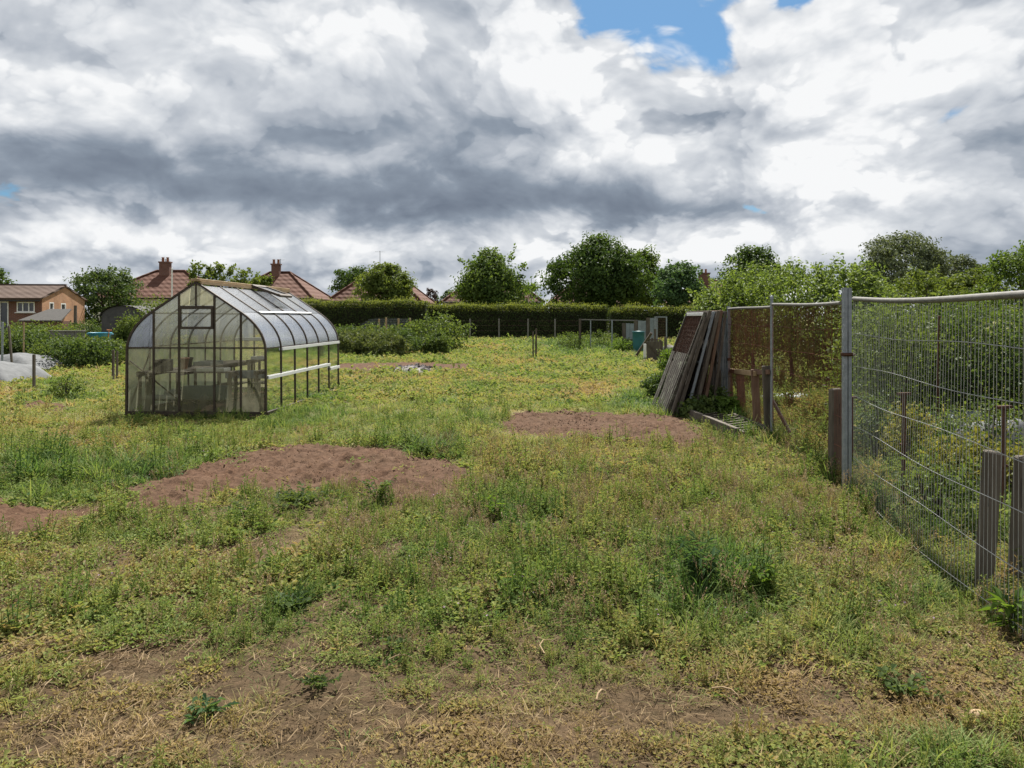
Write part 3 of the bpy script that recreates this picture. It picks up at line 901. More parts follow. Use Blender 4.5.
# --- thin seed stalks and tiny flowers
x, y = candidates(2.4, 11, 26)
lush, dry, bare, garden = habitat(x, y)
px_, py_ = pixels(x, y)
w = np.clip(.2 + np.exp(-((px_ - 640) / 240) ** 2 - ((py_ - 540) / 95) ** 2) + .8 * np.exp(-((px_ - 870) / 90) ** 2 - ((py_ - 570) / 80) ** 2), 0, 1) * (1 - bare) * sstep(3.6, 4.8, y)
k = (RG.random(len(x)) < w) & (garden < .4)
x, y = x[k], y[k]; n = len(x)
kinds = [stalks(9, .09, .22, M['stalk'], 21), stalks(6, .07, .28, M['stalk'], 22, .004, .06), stalks(14, .12, .17, M['stalk'], 23, .003, .04), flower_dots(3, .16, .12, 24)]
w_ = np.where(RG.random(n) < .16, 3, RG.integers(0, 3, n))
scatter('seed_grass', 'thin brownish flowering stalks and tiny mauve flowers standing above the weeds', 'seed grass', np.stack([x, y, gz(x, y)], -1), RG.uniform(.7, 1.15, n),
        np.stack([RG.normal(0, .15, n), RG.normal(0, .15, n), RG.uniform(0, 6.28, n)], -1), np.clip(RG.normal(.45, .25, n), 0, 1), w_, kinds)
# --- loose straw, stones and crumbs of soil on the worn ground
x, y = candidates(2.0, 7.5, 170)
lush, dry, bare, garden = habitat(x, y)
k = (RG.random(len(x)) < np.clip(.25 + .6 * dry + .5 * bare, 0, 1)) & (garden < .6)
x, y = x[k], y[k]; n = len(x)


def crumbs(n, R, mat, seed):
    r = random.Random(seed); L = Leafs()
    for i in range(n):
        a = r.uniform(0, 6.283); rr = R * math.sqrt(r.random()); s_ = r.uniform(.002, .008) * (1 if r.random() < .9 else 1.6)
        c = (rr * math.cos(a), rr * math.sin(a), s_ * .3)
        ps = [(c[0] + s_ * r.uniform(.6, 1.2) * math.cos(b), c[1] + s_ * r.uniform(.6, 1.2) * math.sin(b), c[2] + s_ * r.uniform(-.3, .3)) for b in (0, 1.57, 3.14, 4.71)]
        t_ = (c[0], c[1], c[2] + s_ * .8); b_ = (c[0], c[1], c[2] - s_ * .7)
        L.add(ps + [t_, b_], [(0, 1, 4), (1, 2, 4), (2, 3, 4), (3, 0, 4), (1, 0, 5), (2, 1, 5), (3, 2, 5), (0, 3, 5)])
    return L.mesh('clump', mat)


kinds = [litter_clump(16, .12, M['straw'], 51), litter_clump(26, .14, M['straw'], 52), crumbs(12, .14, M['ground'], 53), crumbs(7, .14, M['ground'], 54), tuft(12, .06, .055, .004, 1.8, .6, M['grass'], 55)]
scatter('ground_litter', 'straw litter and crumbs of brown soil lying on the worn ground', 'litter', np.stack([x, y, gz(x, y) + .003], -1), RG.uniform(.7, 1.2, n),
        np.stack([RG.normal(0, .05, n), RG.normal(0, .05, n), RG.uniform(0, 6.28, n)], -1), np.clip(RG.normal(.35, .25, n), 0, 1), RG.integers(0, 5, n), kinds)
# clods and small weeds on the dug beds
x, y = candidates(8.0, 14.5, 20, 1.1)
sd = bed_mask(x, y); k = sd > .05; x, y = x[k], y[k]; n = len(x)
kinds = [crumbs(30, .2, M['soil'], 56), crumbs(18, .22, M['soil'], 57), litter_clump(5, .16, M['straw'], 58)]
scatter('soil_crumbs', 'clods and straw on the dug beds', 'soil clods', np.stack([x, y, gz(x, y) + .045], -1), RG.uniform(.4, 1.0, n) + 1.6 * RG.random(n) ** 4,
        np.stack([RG.normal(0, .05, n), RG.normal(0, .05, n), RG.uniform(0, 6.28, n)], -1), np.clip(RG.normal(.35, .25, n), 0, 1), np.where(RG.random(n) < .12, 2, RG.integers(0, 2, n)), kinds)
# --- garden behind the fence: ranker growth
x = []; y = []; s_ = []
for d0, d1, den, sc in ((3.2, 9, 70, 1.0), (9, 16, 34, 1.35), (16, 24, 12, 1.8)):
    yy = RG.uniform(d0, d1, int((d1 - d0) * (d1 * .85) * den)); xx = fence_x(yy) + RG.uniform(0, 1, len(yy)) * (.85 * d1)
    kk = xx < .84 * yy + .5
    x.append(xx[kk]); y.append(yy[kk]); s_.append(np.full(kk.sum(), sc))
x = np.concatenate(x); y = np.concatenate(y); s_ = np.concatenate(s_); n = len(x)
pn = fbm(x / 1.1, y / 1.1, 3, 401)
k = RG.random(n) > np.clip((fbm(x / .8, y / .8, 3, 411) - .55) * 3, 0, .8)
x, y, s_, pn = x[k], y[k], s_[k], pn[k]; n = len(x)
kinds = [weedstem(5, .42, .07, .45, M['cover'], 31, .11), weedstem(6, .30, .055, .55, M['cover'], 32, .12), tuft(26, .07, .30, .007, .8, .35, M['grass'], 33), broad(50, .16, .16, .06, .6, M['cover'], 34, True), broad(60, .15, .10, .035, .65, M['cover'], 35)]
w_ = np.where(pn > .52, RG.integers(0, 3, n), RG.integers(2, 5, n))
hgt = np.clip(.55 + .5 * sstep(.1, .9, x - fence_x(y)) + RG.normal(0, .12, n), .35, 1.3)
scatter('garden_weeds', 'tall rank weeds and grass filling the garden beyond the wire mesh fence', 'weeds', np.stack([x, y, gz(x, y)], -1), s_ * hgt,
        np.stack([RG.normal(0, .1, n), RG.normal(0, .1, n), RG.uniform(0, 6.28, n)], -1), np.clip(RG.normal(.72, .16, n) - .3 * (pn > .6), 0, 1), w_, kinds)
print('clumps', ng_, nc, n)
# ------------------------------------------------------------------ foliage
def leaf_mesh(name, C, N, size, asp, mat, seed):
    """one small folded leaf face per centre"""
    g = np.random.default_rng(seed)
    n = len(C)
    N = N / (np.linalg.norm(N, axis=1, keepdims=True) + 1e-9)
    R = g.normal(size=(n, 3)); T = np.cross(N, R); T /= (np.linalg.norm(T, axis=1, keepdims=True) + 1e-9)
    B = np.cross(N, T)
    s = (size * g.uniform(.65, 1.3, n))[:, None]
    a = C - T * s * .5; b = C + B * s * asp * .5 + N * s * .12 - T * s * .05; c = C + T * s * .5 - N * s * .05; d = C - B * s * asp * .5 + N * s * .12 - T * s * .05
    V = np.stack([a, b, c, d], 1).reshape(-1, 3)
    fa = np.arange(n * 4).reshape(n, 4)
    return np_mesh(name, V, fa, mat)


def unit(g, n):
    d = g.normal(size=(n, 3)); return d / np.linalg.norm(d, axis=1, keepdims=True)


def crown_arrays(rx, ry, rz, shape, ncl, per, clr, seed, lump=.28, inner=.45):
    """leaf centres and normals for a crown: uneven clumps through the volume of a lumpy shape centred on the origin"""
    g = np.random.default_rng(seed)
    d = unit(g, ncl)
    lumps = unit(g, 20); amp = g.uniform(-.55, 1, 20)
    bump = sum(a * np.maximum(d @ l - .62, 0) / .38 for a, l in zip(amp, lumps))
    r = (inner + (1 - inner) * np.sqrt(g.random(ncl))) * (1 + lump * bump + g.normal(0, .05, ncl))
    p = d * r[:, None]
    zt = np.clip((p[:, 2] + 1) / 2, 0, 1)
    if shape == 'cone':
        k = 1.12 - .80 * zt ** 1.15
    elif shape == 'egg':
        k = 1.08 - .42 * zt ** 1.6
    elif shape == 'spread':
        k = .72 + .45 * np.sin(np.pi * np.clip(zt * 1.05, 0, 1)) ** .7
    elif shape == 'column':
        k = np.full(ncl, 1.0) - .35 * zt ** 2
    else:
        k = np.ones(ncl)
    p[:, :2] *= k[:, None]
    p *= (rx, ry, rz)
    cs = clr * g.uniform(.6, 1.35, ncl)
    off = np.clip(g.normal(size=(ncl, per, 3)), -1.7, 1.7) * cs[:, None, None] * (1, 1, .62)
    C = (p[:, None, :] + off).reshape(-1, 3)
    for ax, rr in enumerate((rx, ry, rz)):
        lo, hi = np.percentile(C[:, ax], [1.0, 99.0]); C[:, ax] = (C[:, ax] - (lo + hi) / 2) * (2 * rr / (hi - lo))
    o = p / (np.linalg.norm(p, axis=1, keepdims=True) + 1e-6)
    N = (np.repeat(o, per, 0) * .55 + off.reshape(-1, 3) / clr * .35 + (0, 0, .45) + g.normal(size=(ncl * per, 3)) * .55)
    return C, N


LM = {}
LM['maple'] = leafmat('dark maple leaves', (.024, .052, .013), (.090, .142, .036), .38, .5, .6)
LM['mid'] = leafmat('mid green leaves', (.040, .078, .018), (.14, .20, .048), .44, .5, .7)
LM['yellow'] = leafmat('yellow green leaves', (.052, .084, .018), (.17, .215, .055), .42, .5, .7)
LM['blue'] = leafmat('blue green leaves', (.032, .070, .030), (.105, .178, .070), .40, .5, .7)
LM['willow'] = leafmat('grey green leaves', (.050, .070, .038), (.145, .175, .105), .30, .55, .5)
LM['purple'] = leafmat('dark purple leaves', (.022, .014, .014), (.06, .038, .034), .2, .5, .7)
LM['hedge'] = leafmat('shaded hedge face', (.018, .034, .011), (.080, .108, .030), .28, .5, .8)  # deep leaf tone carries the shade of the backlit hedge face
LM['hedge_top'] = leafmat('sunlit hedge growth', (.085, .115, .028), (.20, .225, .060), .45, .5, .8)  # pale leaf tone carries the sunlight on the hedge top
LM['apple'] = leafmat('fruit tree leaves', (.052, .092, .024), (.165, .225, .062), .45, .4, 1.4, .5, (.20, .24, .12))
LM['bush'] = leafmat('bush leaves', (.042, .074, .022), (.14, .185, .055), .40, .5, 1.6, .35)
LM['bush_dark'] = leafmat('dark bush leaves', (.030, .060, .020), (.105, .150, .048), .38, .5, 1.6)
LM['bramble'] = leafmat('bramble leaves', (.046, .068, .026), (.13, .155, .060), .36, .55, 1.6, .3, (.20, .15, .09))
LM['bright'] = leafmat('fresh bright leaves', (.060, .11, .020), (.15, .23, .045), .42, .45, 1.6)
LM['gold'] = leafmat('yellowed leaves', (.075, .095, .024), (.27, .25, .06), .35, .5, 1.6)


def limbs(trunk_h, top, spread, r0, n, seed, z0=-.15):
    """tapered trunk with limbs that fork into the crown"""
    g = random.Random(seed); m = MB()
    tip = Vector((g.uniform(-.05, .05) * top, g.uniform(-.05, .05) * top, top))
    pts = [Vector((0, 0, z0)), Vector((g.uniform(-.04, .04) * trunk_h, 0, trunk_h * .5)), Vector((g.uniform(-.05, .05) * trunk_h, g.uniform(-.05, .05) * trunk_h, trunk_h)), (Vector((0, 0, trunk_h)) + tip) / 2, tip]
    m.tube(pts, [r0 * 1.25, r0, r0 * .8, r0 * .45, r0 * .1], 8)
    for i in range(n):
        a = 6.283 * i / n + g.uniform(-.4, .4); z = trunk_h * g.uniform(.8, 1.0) + (top - trunk_h) * .45 * g.random()
        L = spread * g.uniform(.55, .9)
        b = Vector((0, 0, z)); e = Vector((math.cos(a) * L, math.sin(a) * L, z + L * g.uniform(.35, .9)))
        mid = b.lerp(e, .5) + Vector((0, 0, -.06 * L))
        m.tube([b, mid, e], [r0 * .42, r0 * .28, r0 * .06], 6)
        for k in range(3):
            e2 = mid + Vector((math.cos(a + g.uniform(-1, 1)) * L * .5, math.sin(a + g.uniform(-1, 1)) * L * .5, L * g.uniform(.1, .6)))
            m.tube([mid, e2], [r0 * .2, r0 * .04], 5)
    return m


def tree(name, label, cat, x, y, w, top, bottom, depth=None, shape='round', mat='mid', ncl=160, per=40, leaf=.26, clr=None, seed=1, trunk_r=None, group=None, asp=.62, lump=.28, twigs=0, inner=.45):
    """tree standing at x, y: crown width w, from height bottom to top"""
    z0 = gzf(x, y)
    t = thing(name, label, cat, (x, y, z0), 0, group)
    rx = w / 2; ry = (depth or w) / 2; rz = (top - bottom) / 2
    clr = clr or .15 * min(rx, rz)
    k = .97
    C, N = crown_arrays(rx * k, ry * k, rz * k, shape, ncl, per, clr, seed, lump, inner)
    if twigs:
        g = np.random.default_rng(seed + 5)
        for i in range(twigs):
            d = unit(g, 1)[0]; d[2] = abs(d[2]) * .9 + .5; d /= np.linalg.norm(d)
            n_ = 26; tt = g.uniform(.85, 1.0 + .38 * g.random(), n_)
            q = d * tt[:, None] * (rx * .9, ry * .9, rz) + g.normal(size=(n_, 3)) * leaf * .45
            C = np.concatenate([C, q]); N = np.concatenate([N, g.normal(size=(n_, 3))])
    C[:, 2] += (top + bottom) / 2
    C[:, 2] = np.maximum(C[:, 2], .04)
    link('crown', leaf_mesh('crown', C, N, leaf, asp, LM[mat], seed), t)
    limbs(max(bottom + rz * .5, .3), bottom + rz * 1.65, rx * .8, trunk_r or .028 * top + .02, 6, seed).build('trunk', M['bark'], t)
    return t


def bush(name, label, cat, x, y, w, h, mat='bush', ncl=70, per=34, leaf=.075, seed=1, group=None, depth=None, asp=.6, shape='round', lump=.3):
    z0 = gzf(x, y)
    t = thing(name, label, cat, (x, y, z0), 0, group)
    clr = .13 * min(w, h) + .03
    C, N = crown_arrays(w / 2, (depth or w) / 2, h * .52, shape, ncl, per, clr, seed, lump, .3)
    C[:, 2] += h * .47; C = C[C[:, 2] > .01]; N = N[:len(C)]
    link('foliage', leaf_mesh('foliage', C, N, leaf, asp, LM[mat], seed), t)
    m = MB(); g = random.Random(seed)
    for i in range(6):
        a = g.uniform(0, 6.283); rr = w * .3 * g.random()
        m.tube([(0, 0, -.06), (math.cos(a) * rr * .6, math.sin(a) * rr * .6, h * .4), (math.cos(a) * rr, math.sin(a) * rr, h * .85)], [.018 + .006 * h, .012, .003], 5)
    m.build('stem', M['bark'], t)
    return t


def hedge(label, x0, x1, y, top, thick, seed, group):
    L = x1 - x0; g = np.random.default_rng(seed)
    t = thing('hedge', label, 'hedge', ((x0 + x1) / 2, y, 0), 0, group)
    n = int(L * 950)
    # leaves near the faces of a clipped box, with an uneven surface
    u = g.uniform(-L / 2, L / 2, n); side = g.random(n)
    z = g.uniform(.02, top - .12, n)
    w = .86 + .28 * fbm(u / 1.4 + 50, z / 1.1, 3, seed)
    v = np.where(side < .75, -1, 1) * thick / 2 * w + g.normal(0, .07, n)
    endk = g.random(n) < .06
    u = np.where(endk, np.sign(u) * (L / 2 - .05) + g.normal(0, .06, n), u); v = np.where(endk, g.uniform(-.5, .5, n) * thick, v)
    C = np.stack([u, v, z], -1)
    N = np.stack([g.normal(0, .6, n), np.sign(v) * .6 + g.normal(0, .5, n), .35 + g.normal(0, .5, n)], -1)
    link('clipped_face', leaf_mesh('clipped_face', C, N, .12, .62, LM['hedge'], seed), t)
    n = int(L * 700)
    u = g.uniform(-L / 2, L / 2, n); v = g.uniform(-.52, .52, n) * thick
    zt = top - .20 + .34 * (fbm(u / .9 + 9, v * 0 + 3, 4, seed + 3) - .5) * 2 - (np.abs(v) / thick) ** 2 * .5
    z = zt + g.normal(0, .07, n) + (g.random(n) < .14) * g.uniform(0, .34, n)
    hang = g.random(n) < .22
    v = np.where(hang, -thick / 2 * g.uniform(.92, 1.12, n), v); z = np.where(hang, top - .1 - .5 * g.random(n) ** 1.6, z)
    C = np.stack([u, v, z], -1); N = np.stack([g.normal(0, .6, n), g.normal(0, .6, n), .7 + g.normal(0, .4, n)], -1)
    link('lit_growth', leaf_mesh('lit_growth', C, N, .11, .55, LM['hedge_top'], seed + 1), t)  # top sprigs, sunlit brightness put into their leaf colour
    m = MB()
    rows = []
    K = 24
    m.box((0, 0, (top - .35) / 2), (L - .25, thick * .72, top - .35))  # added solid core, keeps sky light from showing through the leaves
    m.build('light_block_core', M['twig'], t)
    return t


# trees behind the hedges -------------------------------------------------
def ptree(name, label, cat, x0, x1, ytop, ybot, d, group='trees behind the hedge', **k):
    x = at((x0 + x1) / 2, d)
    return tree(name, label, cat, x, d, (x1 - x0) / F * d, zat(ytop, d), max(zat(ybot, d), .3), group=group, **k)


ptree('maple_tree', 'large dark broad crowned tree rising behind the hedge, biggest tree in view', 'tree', 548, 646, 238, 312, 76, shape='spread', mat='maple', ncl=430, per=52, leaf=.33, seed=21, lump=.24, depth=8)
ptree('ash_tree', 'lighter green tree half hidden behind the flank of the big dark tree', 'tree', 622, 662, 250, 308, 82, shape='egg', mat='mid', ncl=170, per=44, leaf=.30, seed=22)
ptree('round_tree', 'blue green bushy tree standing between the big dark tree and the fruit trees', 'tree', 656, 704, 264, 312, 62, shape='egg', mat='blue', ncl=190, per=46, leaf=.25, seed=23, lump=.35, twigs=10)
ptree('conical_tree', 'bright green pointed conical tree behind the middle of the hedge', 'tree', 458, 538, 253, 314, 70, shape='cone', mat='mid', ncl=330, per=48, leaf=.28, seed=24, lump=.22, twigs=16)
ptree('rounded_tree', 'round green tree hiding the middle of a red hipped roof', 'tree', 358, 412, 265, 312, 68, shape='egg', mat='yellow', ncl=230, per=46, leaf=.26, seed=25, lump=.24)
ptree('dark_tree', 'dark dome shaped tree behind the gap between two red roofs', 'tree', 334, 380, 269, 306, 98, shape='round', mat='maple', ncl=200, per=40, leaf=.36, seed=26)
ptree('purple_tree', 'small dark purple leaved tree beside the red roof above the hedge', 'tree', 422, 438, 289, 312, 92, shape='round', mat='purple', ncl=50, per=26, leaf=.24, seed=27)
ptree('small_tree', 'small dark green tree between the purple tree and the next roof', 'tree', 434, 460, 290, 312, 95, shape='spread', mat='maple', ncl=60, per=28, leaf=.26, seed=28)
ptree('tall_tree', 'dark green tree top showing above the sunlit fruit trees', 'tree', 722, 780, 248, 312, 64, shape='egg', mat='maple', ncl=200, per=44, leaf=.26, seed=29)
ptree('willow_tree', 'grey green spreading tree far beyond the gardens, tallest on its side of the view', 'tree', 862, 948, 235, 305, 72, shape='round', mat='willow', ncl=340, per=48, leaf=.27, seed=30, lump=.4)
ptree('willow_tree', 'lower grey green tree adjoining the far spreading tree', 'tree', 925, 988, 257, 305, 74, shape='spread', mat='willow', ncl=170, per=44, leaf=.30, seed=31, lump=.4)
ptree('shade_tree', 'dark round tree with loose shoots standing between the brick bungalow and the dark shed', 'tree', 70, 137, 271, 330, 60, shape='round', mat='bush_dark', ncl=200, per=40, leaf=.22, seed=32, lump=.3, twigs=26, group='trees by the bungalow')
ptree('dark_tree', 'dark tree top behind the chimney end of the brick bungalow', 'tree', -22, 15, 270, 312, 75, shape='round', mat='maple', ncl=90, per=34, leaf=.28, seed=33, group='trees by the bungalow')
for i, (a, b, t_) in enumerate(((188, 216, 264), (208, 238, 265), (232, 262, 271), (255, 276, 277))):
    ptree('sapling', ['upright leafy sapling showing over the front of the greenhouse ridge', 'tallest of the leafy saplings seen over the greenhouse ridge', 'leafy sapling over the middle of the greenhouse ridge', 'low leafy sapling near the roof vent end of the greenhouse ridge'][i], 'tree', a, b, t_, 318, 40 + i, shape='column', mat='yellow', ncl=46, per=24, leaf=.17, seed=40 + i, twigs=12, group='saplings behind the greenhouse', lump=.3)
ptree('yellow_bush_tree', 'yellow green spreading shrub below the far grey green tree', 'tree', 884, 965, 271, 322, 36, shape='spread', mat='yellow', ncl=150, per=36, leaf=.15, seed=46, twigs=10, group='shrubs beyond the garden')
ptree('yellow_bush_tree', 'yellow green shrub in front of the lower grey green tree', 'tree', 940, 1010, 268, 322, 33, shape='spread', mat='yellow', ncl=130, per=36, leaf=.15, seed=47, twigs=10, group='shrubs beyond the garden')
ptree('feathery_tree', 'tall feathery tree with thin upright shoots at the edge of the garden', 'tree', 985, 1062, 250, 322, 30, shape='egg', mat='mid', ncl=130, per=36, leaf=.14, seed=48, twigs=44, group='shrubs beyond the garden', lump=.35)

# hedges -------------------------------------------------------------------
hedge('long dark clipped hedge with a pale green top behind the bramble patch and netting', at(296, 57), at(428, 57), 57, zat(300, 57), 1.7, 51, 'clipped hedges')
hedge('long dark clipped hedge with sunlit top behind the concrete fence posts', at(427, 61), at(607, 61), 61, zat(304, 61), 1.7, 52, 'clipped hedges')
hedge('dark hedge behind the grey sheet compound and the teal water butt', at(609, 58), at(742, 58), 58, zat(306, 58), 1.7, 53, 'clipped hedges')

# fruit trees behind the rusty mesh ------------------------------------------
for i, (px, d, w, top, lb) in enumerate(((722, 20, 2.0, 283, 'bushy fruit tree rising just behind the top of the leaning panels'),
                                         (752, 19, 2.2, 268, 'leafy fruit tree behind the middle post of the rusty mesh fence'),
                                         (790, 17.5, 2.3, 263, 'tall pale leaved fruit tree behind the rusty mesh panel'),
                                         (826, 16.5, 2.0, 268, 'fruit tree with loose shoots just short of the square steel post'),
                                         (856, 15.5, 1.5, 268, 'slender fruit tree behind the square steel post with one tall shoot'),
                                         (770, 25, 3.2, 270, 'broad fruit tree in the second row behind the rusty mesh'),
                                         (880, 22, 2.3, 283, 'low fruit tree beyond the near end of the zinc mesh panel'))):
    tree('fruit_tree', lb, 'fruit tree', at(px, d), d, w, zat(top, d), .55, shape='spread', mat='apple', ncl=150, per=38, leaf=.085, seed=60 + i, trunk_r=.045, group='fruit trees behind the fence', asp=.6, lump=.4, twigs=16)

# berry bushes seen through the zinc mesh -------------------------------------
for i, (px, d, w, h, mt, lb) in enumerate(((888, 11.5, 1.5, 1.85, 'bush', 'pale leaved berry bush beside the far end of the zinc mesh panel'),
                                           (925, 12.5, 1.7, 1.95, 'bush', 'berry bush behind the thin dark garden stake'),
                                           (970, 11.6, 1.6, 1.9, 'bush_dark', 'dark berry bush behind the middle of the zinc mesh panel'),
                                           (1012, 12.0, 1.9, 2.0, 'bush', 'broad berry bush with yellowish top behind the outer part of the zinc mesh'),
                                           (1060, 11.0, 1.8, 1.9, 'bush_dark', 'berry bush partly cut off by the edge of the view'),
                                           (870, 13.5, 1.3, 1.9, 'apple', 'leafy berry bush showing in the gap beside the square steel post'),
                                           (950, 15.5, 2.4, 2.1, 'bush', 'tall berry bush in the second row behind the stake'),
                                           (1030, 16.0, 2.8, 2.2, 'yellow', 'yellow green bush at the back of the garden behind the berry bushes'))):
    bush('berry_bush', lb, 'bush', at(px, d), d, w, h, mt, 120, 40, .07, 80 + i, 'berry bushes in the garden', lump=.35)
for i, (px, py, d, w, h, mt, lb) in enumerate(((905, 0, 8.6, .55, .75, 'gold', 'yellow flowered plant beside the rusty T shaped stake'),
                                               (962, 0, 7.6, .7, .62, 'gold', 'yellowing plant in the garden between the two rusty stakes'),
                                               (1012, 0, 7.0, .6, .6, 'gold', 'yellowing plant beside the outermost rusty stake'),
                                               (878, 0, 9.2, .7, .8, 'bush_dark', 'dark leafy plant close behind the square steel post'),
                                               (938, 0, 6.4, .75, .55, 'bush', 'leafy garden plant low behind the zinc mesh'),
                                               (985, 0, 8.8, .8, .8, 'bush', 'leafy plant below the white sheet in the garden'))):
    bush('garden_plant', lb, 'plant', at(px, d), d, w, h, mt, 46, 24, .05, 95 + i, 'plants in the garden')

# bushes of the plot -----------------------------------------------------------
for i, (px, d, w, h, mt, leaf, lb) in enumerate(((436, 39, 3.3, 1.85, 'bush', .16, 'large rounded green bush standing in front of the long hedge'),
                                                 (436, 36, 1.35, 1.0, 'bush', .12, 'small dense bush at the foot of the large rounded bush'),
                                                 (352, 35, 1.9, 1.15, 'bramble', .11, 'bramble clump just behind the far end of the greenhouse'),
                                                 (370, 34, 1.9, 1.05, 'bramble', .11, 'bramble clump below the netting with pale posts'),
                                                 (388, 33, 1.8, 1.0, 'bramble', .11, 'bramble clump with brownish shoots behind the ash heap'),
                                                 (404, 35.5, 1.7, 1.15, 'bush_dark', .11, 'dark bramble clump beside the large rounded bush'),
                                                 (378, 38, 2.6, 1.35, 'bush', .13, 'taller green bramble clump under the end of the netting'),
                                                 (348, 39, 2.2, 1.3, 'bush_dark', .13, 'dark bramble clump at the rear corner of the greenhouse'))):
    bush('large_bush' if i < 1 else 'bramble_bush', lb, 'bush', at(px, d), d, w, h, mt, 110, 34, leaf, 110 + i, 'bushes in front of the hedge', lump=.3)
for i, (px, d, w, h, mt, lb) in enumerate(((60, 27, 1.8, .95, 'bush', 'bright rounded currant bush in the middle of the vegetable garden'),
                                           (84, 26, 1.9, .95, 'bush_dark', 'dark currant bush below the blue tub'),
                                           (106, 27, 1.7, 1.0, 'bush', 'currant bush close beside the greenhouse corner'),
                                           (72, 30, 2.6, 1.0, 'bush', 'currant bush behind the other bushes and below the low grey wall'),
                                           (10, 30, 2.2, 1.3, 'bush', 'leafy bean row behind the thin canes'),
                                           (34, 29, 1.9, 1.25, 'bush_dark', 'bushy plant row beside the leaning cane'),
                                           (-14, 28, 2.0, 1.4, 'bush', 'leafy plant row beyond the white fleece'),
                                           (22, 36, 3.0, 1.45, 'bush', 'green shrubs in front of the brick bungalow'),
                                           (52, 38, 2.6, 1.4, 'yellow', 'light green shrub below the lean to roof of the bungalow'),
                                           (86, 42, 2.4, 1.5, 'bush_dark', 'dark shrub under the round tree beside the blue tub'),
                                           (126, 33, 1.0, 1.7, 'bush', 'green shrub in front of the dark shed beside the greenhouse'),
                                           (156, 36, 2.4, 2.6, 'yellow', 'tall yellow green shrub between the dark shed and the greenhouse'),
                                           (66, 16.3, .75, .5, 'bush', 'dark leafy weed in the long grass before the greenhouse'))):
    bush('currant_bush' if i < 4 else ('garden_shrub' if i < 12 else 'leafy_weed'), lb, 'bush' if i < 12 else 'weed', at(px, d), d, w, h, mt, 100 if i < 12 else 30, 34 if i < 12 else 20, .11 if i < 12 else .06, 130 + i, 'shrubs of the vegetable garden' if i < 12 else None)
for i, (px, d, w, h, mt, lb) in enumerate(((572, 40, 1.6, .95, 'bush', 'rank weed clump beside the dark post pair'), (600, 41, 1.9, 1.0, 'bush', 'rank weed clump below the open rail frame'), (625, 38, 1.3, .7, 'bright', 'light weed clump in front of the teal water butt'),
                                           (671, 24, .8, .75, 'bright', 'bright green weed clump behind the lichened leaning panel'), (662, 17.0, .8, .55, 'bush_dark', 'dark weed clump in the shade at the foot of the leaning panels'), (697, 13.0, .55, .38, 'bush', 'leafy weed clump growing against the stack of leaning panels'), (728, 12.9, .4, .36, 'bright', 'leafy weed clump over the far end of the slatted frame'), (716, 13.3, .45, .55, 'bush', 'tall leafy weed clump at the foot of the metal sheet'))):
    bush('weed_clump', lb, 'weed', at(px, d), d, w, h, mt, 60, 30, .08, 150 + i, 'rank weed clumps')


# single weeds in the open field -------------------------------------------------
def field_weed(name, label, px, py, R, h, n, leaf, asp, mat, seed, upright=False):
    x, y = gp(px, py); r = random.Random(seed); t = thing(name, label, 'weed', (x, y, gzf(x, y)), 0, 'single weeds in the field')
    L = Leafs(); S_ = MB()
    ns = max(6, n // 14)
    for i in range(ns):
        a = 6.283 * i / ns + r.uniform(-.3, .3); rr = R * r.uniform(.35, 1.0)
        e = (math.cos(a) * rr, math.sin(a) * rr, h * r.uniform(.45, 1.0) * (1.15 - .5 * rr / R))
        if upright: e = (e[0] * .5, e[1] * .5, h * r.uniform(.6, 1.05))
        S_.tube([(0, 0, -.02), (e[0] * .4, e[1] * .4, e[2] * .65), e], [.004, .003, .0015], 4)
        for k in range(n // ns):
            f_ = r.uniform(.2, 1)
            p = (e[0] * f_ ** 1.3, e[1] * f_ ** 1.3, e[2] * f_ ** .8)
            s = leaf * r.uniform(.6, 1.2)
            L.leaf(p, a + r.uniform(-1.8, 1.8), s, s * asp, r.uniform(-.5, .6))
    me = L.mesh('leaves', LM[mat]); link('foliage', me, t)
    S_.build('stem', LM['bush'], t)
    return t


field_weed('mallow_weed', 'dark leafy rosette weed alone on worn ground nearest the camera', 292, 612, .16, .11, 110, .052, .7, 'bush_dark', 1)
field_weed('leafy_weed', 'spreading green weed on the near edge of the large bare bed', 300, 506, .42, .20, 330, .06, .5, 'bush', 2)
field_weed('leafy_weed', 'low green weed at the near corner of the large bare bed', 248, 516, .30, .15, 200, .055, .5, 'bush', 3)
field_weed('leafy_weed', 'green weed at the near end of the large bare bed with a tall shoot', 378, 503, .26, .30, 170, .055, .5, 'bush', 4)
field_weed('leafy_weed', 'dense green weed on the far edge between the two bare beds', 432, 457, .42, .24, 300, .06, .5, 'bush_dark', 5)
field_weed('thistle_weed', 'tall blue green weed clump with pale seed heads near the fence', 700, 590, .28, .34, 260, .09, .22, 'blue', 6, True)
field_weed('bright_weed', 'fresh yellow green weed in the middle of the field', 494, 528, .12, .22, 80, .07, .35, 'bright', 7, True)
field_weed('bright_weed', 'fresh yellow green weed near the tall blue green clump', 762, 596, .11, .22, 70, .08, .35, 'bright', 8, True)
field_weed('bright_weed', 'bright broad leaved weed in front of the grey sleepers', 1012, 632, .12, .26, 50, .14, .3, 'bright', 9, True)
field_weed('leafy_weed', 'green weed among dry straw below the tall clump', 905, 690, .17, .12, 130, .05, .5, 'bush', 10)
field_weed('leafy_weed', 'small green weed on the worn soil at the bottom of the view', 395, 655, .12, .07, 70, .035, .6, 'bush', 11)
field_weed('leafy_weed', 'small dark weed among dry straw near the bottom edge', 205, 722, .13, .09, 90, .05, .4, 'blue', 12)
field_weed('leafy_weed', 'small green weed clump beside the bare worn patch', 318, 694, .14, .09, 90, .035, .5, 'bush', 13)
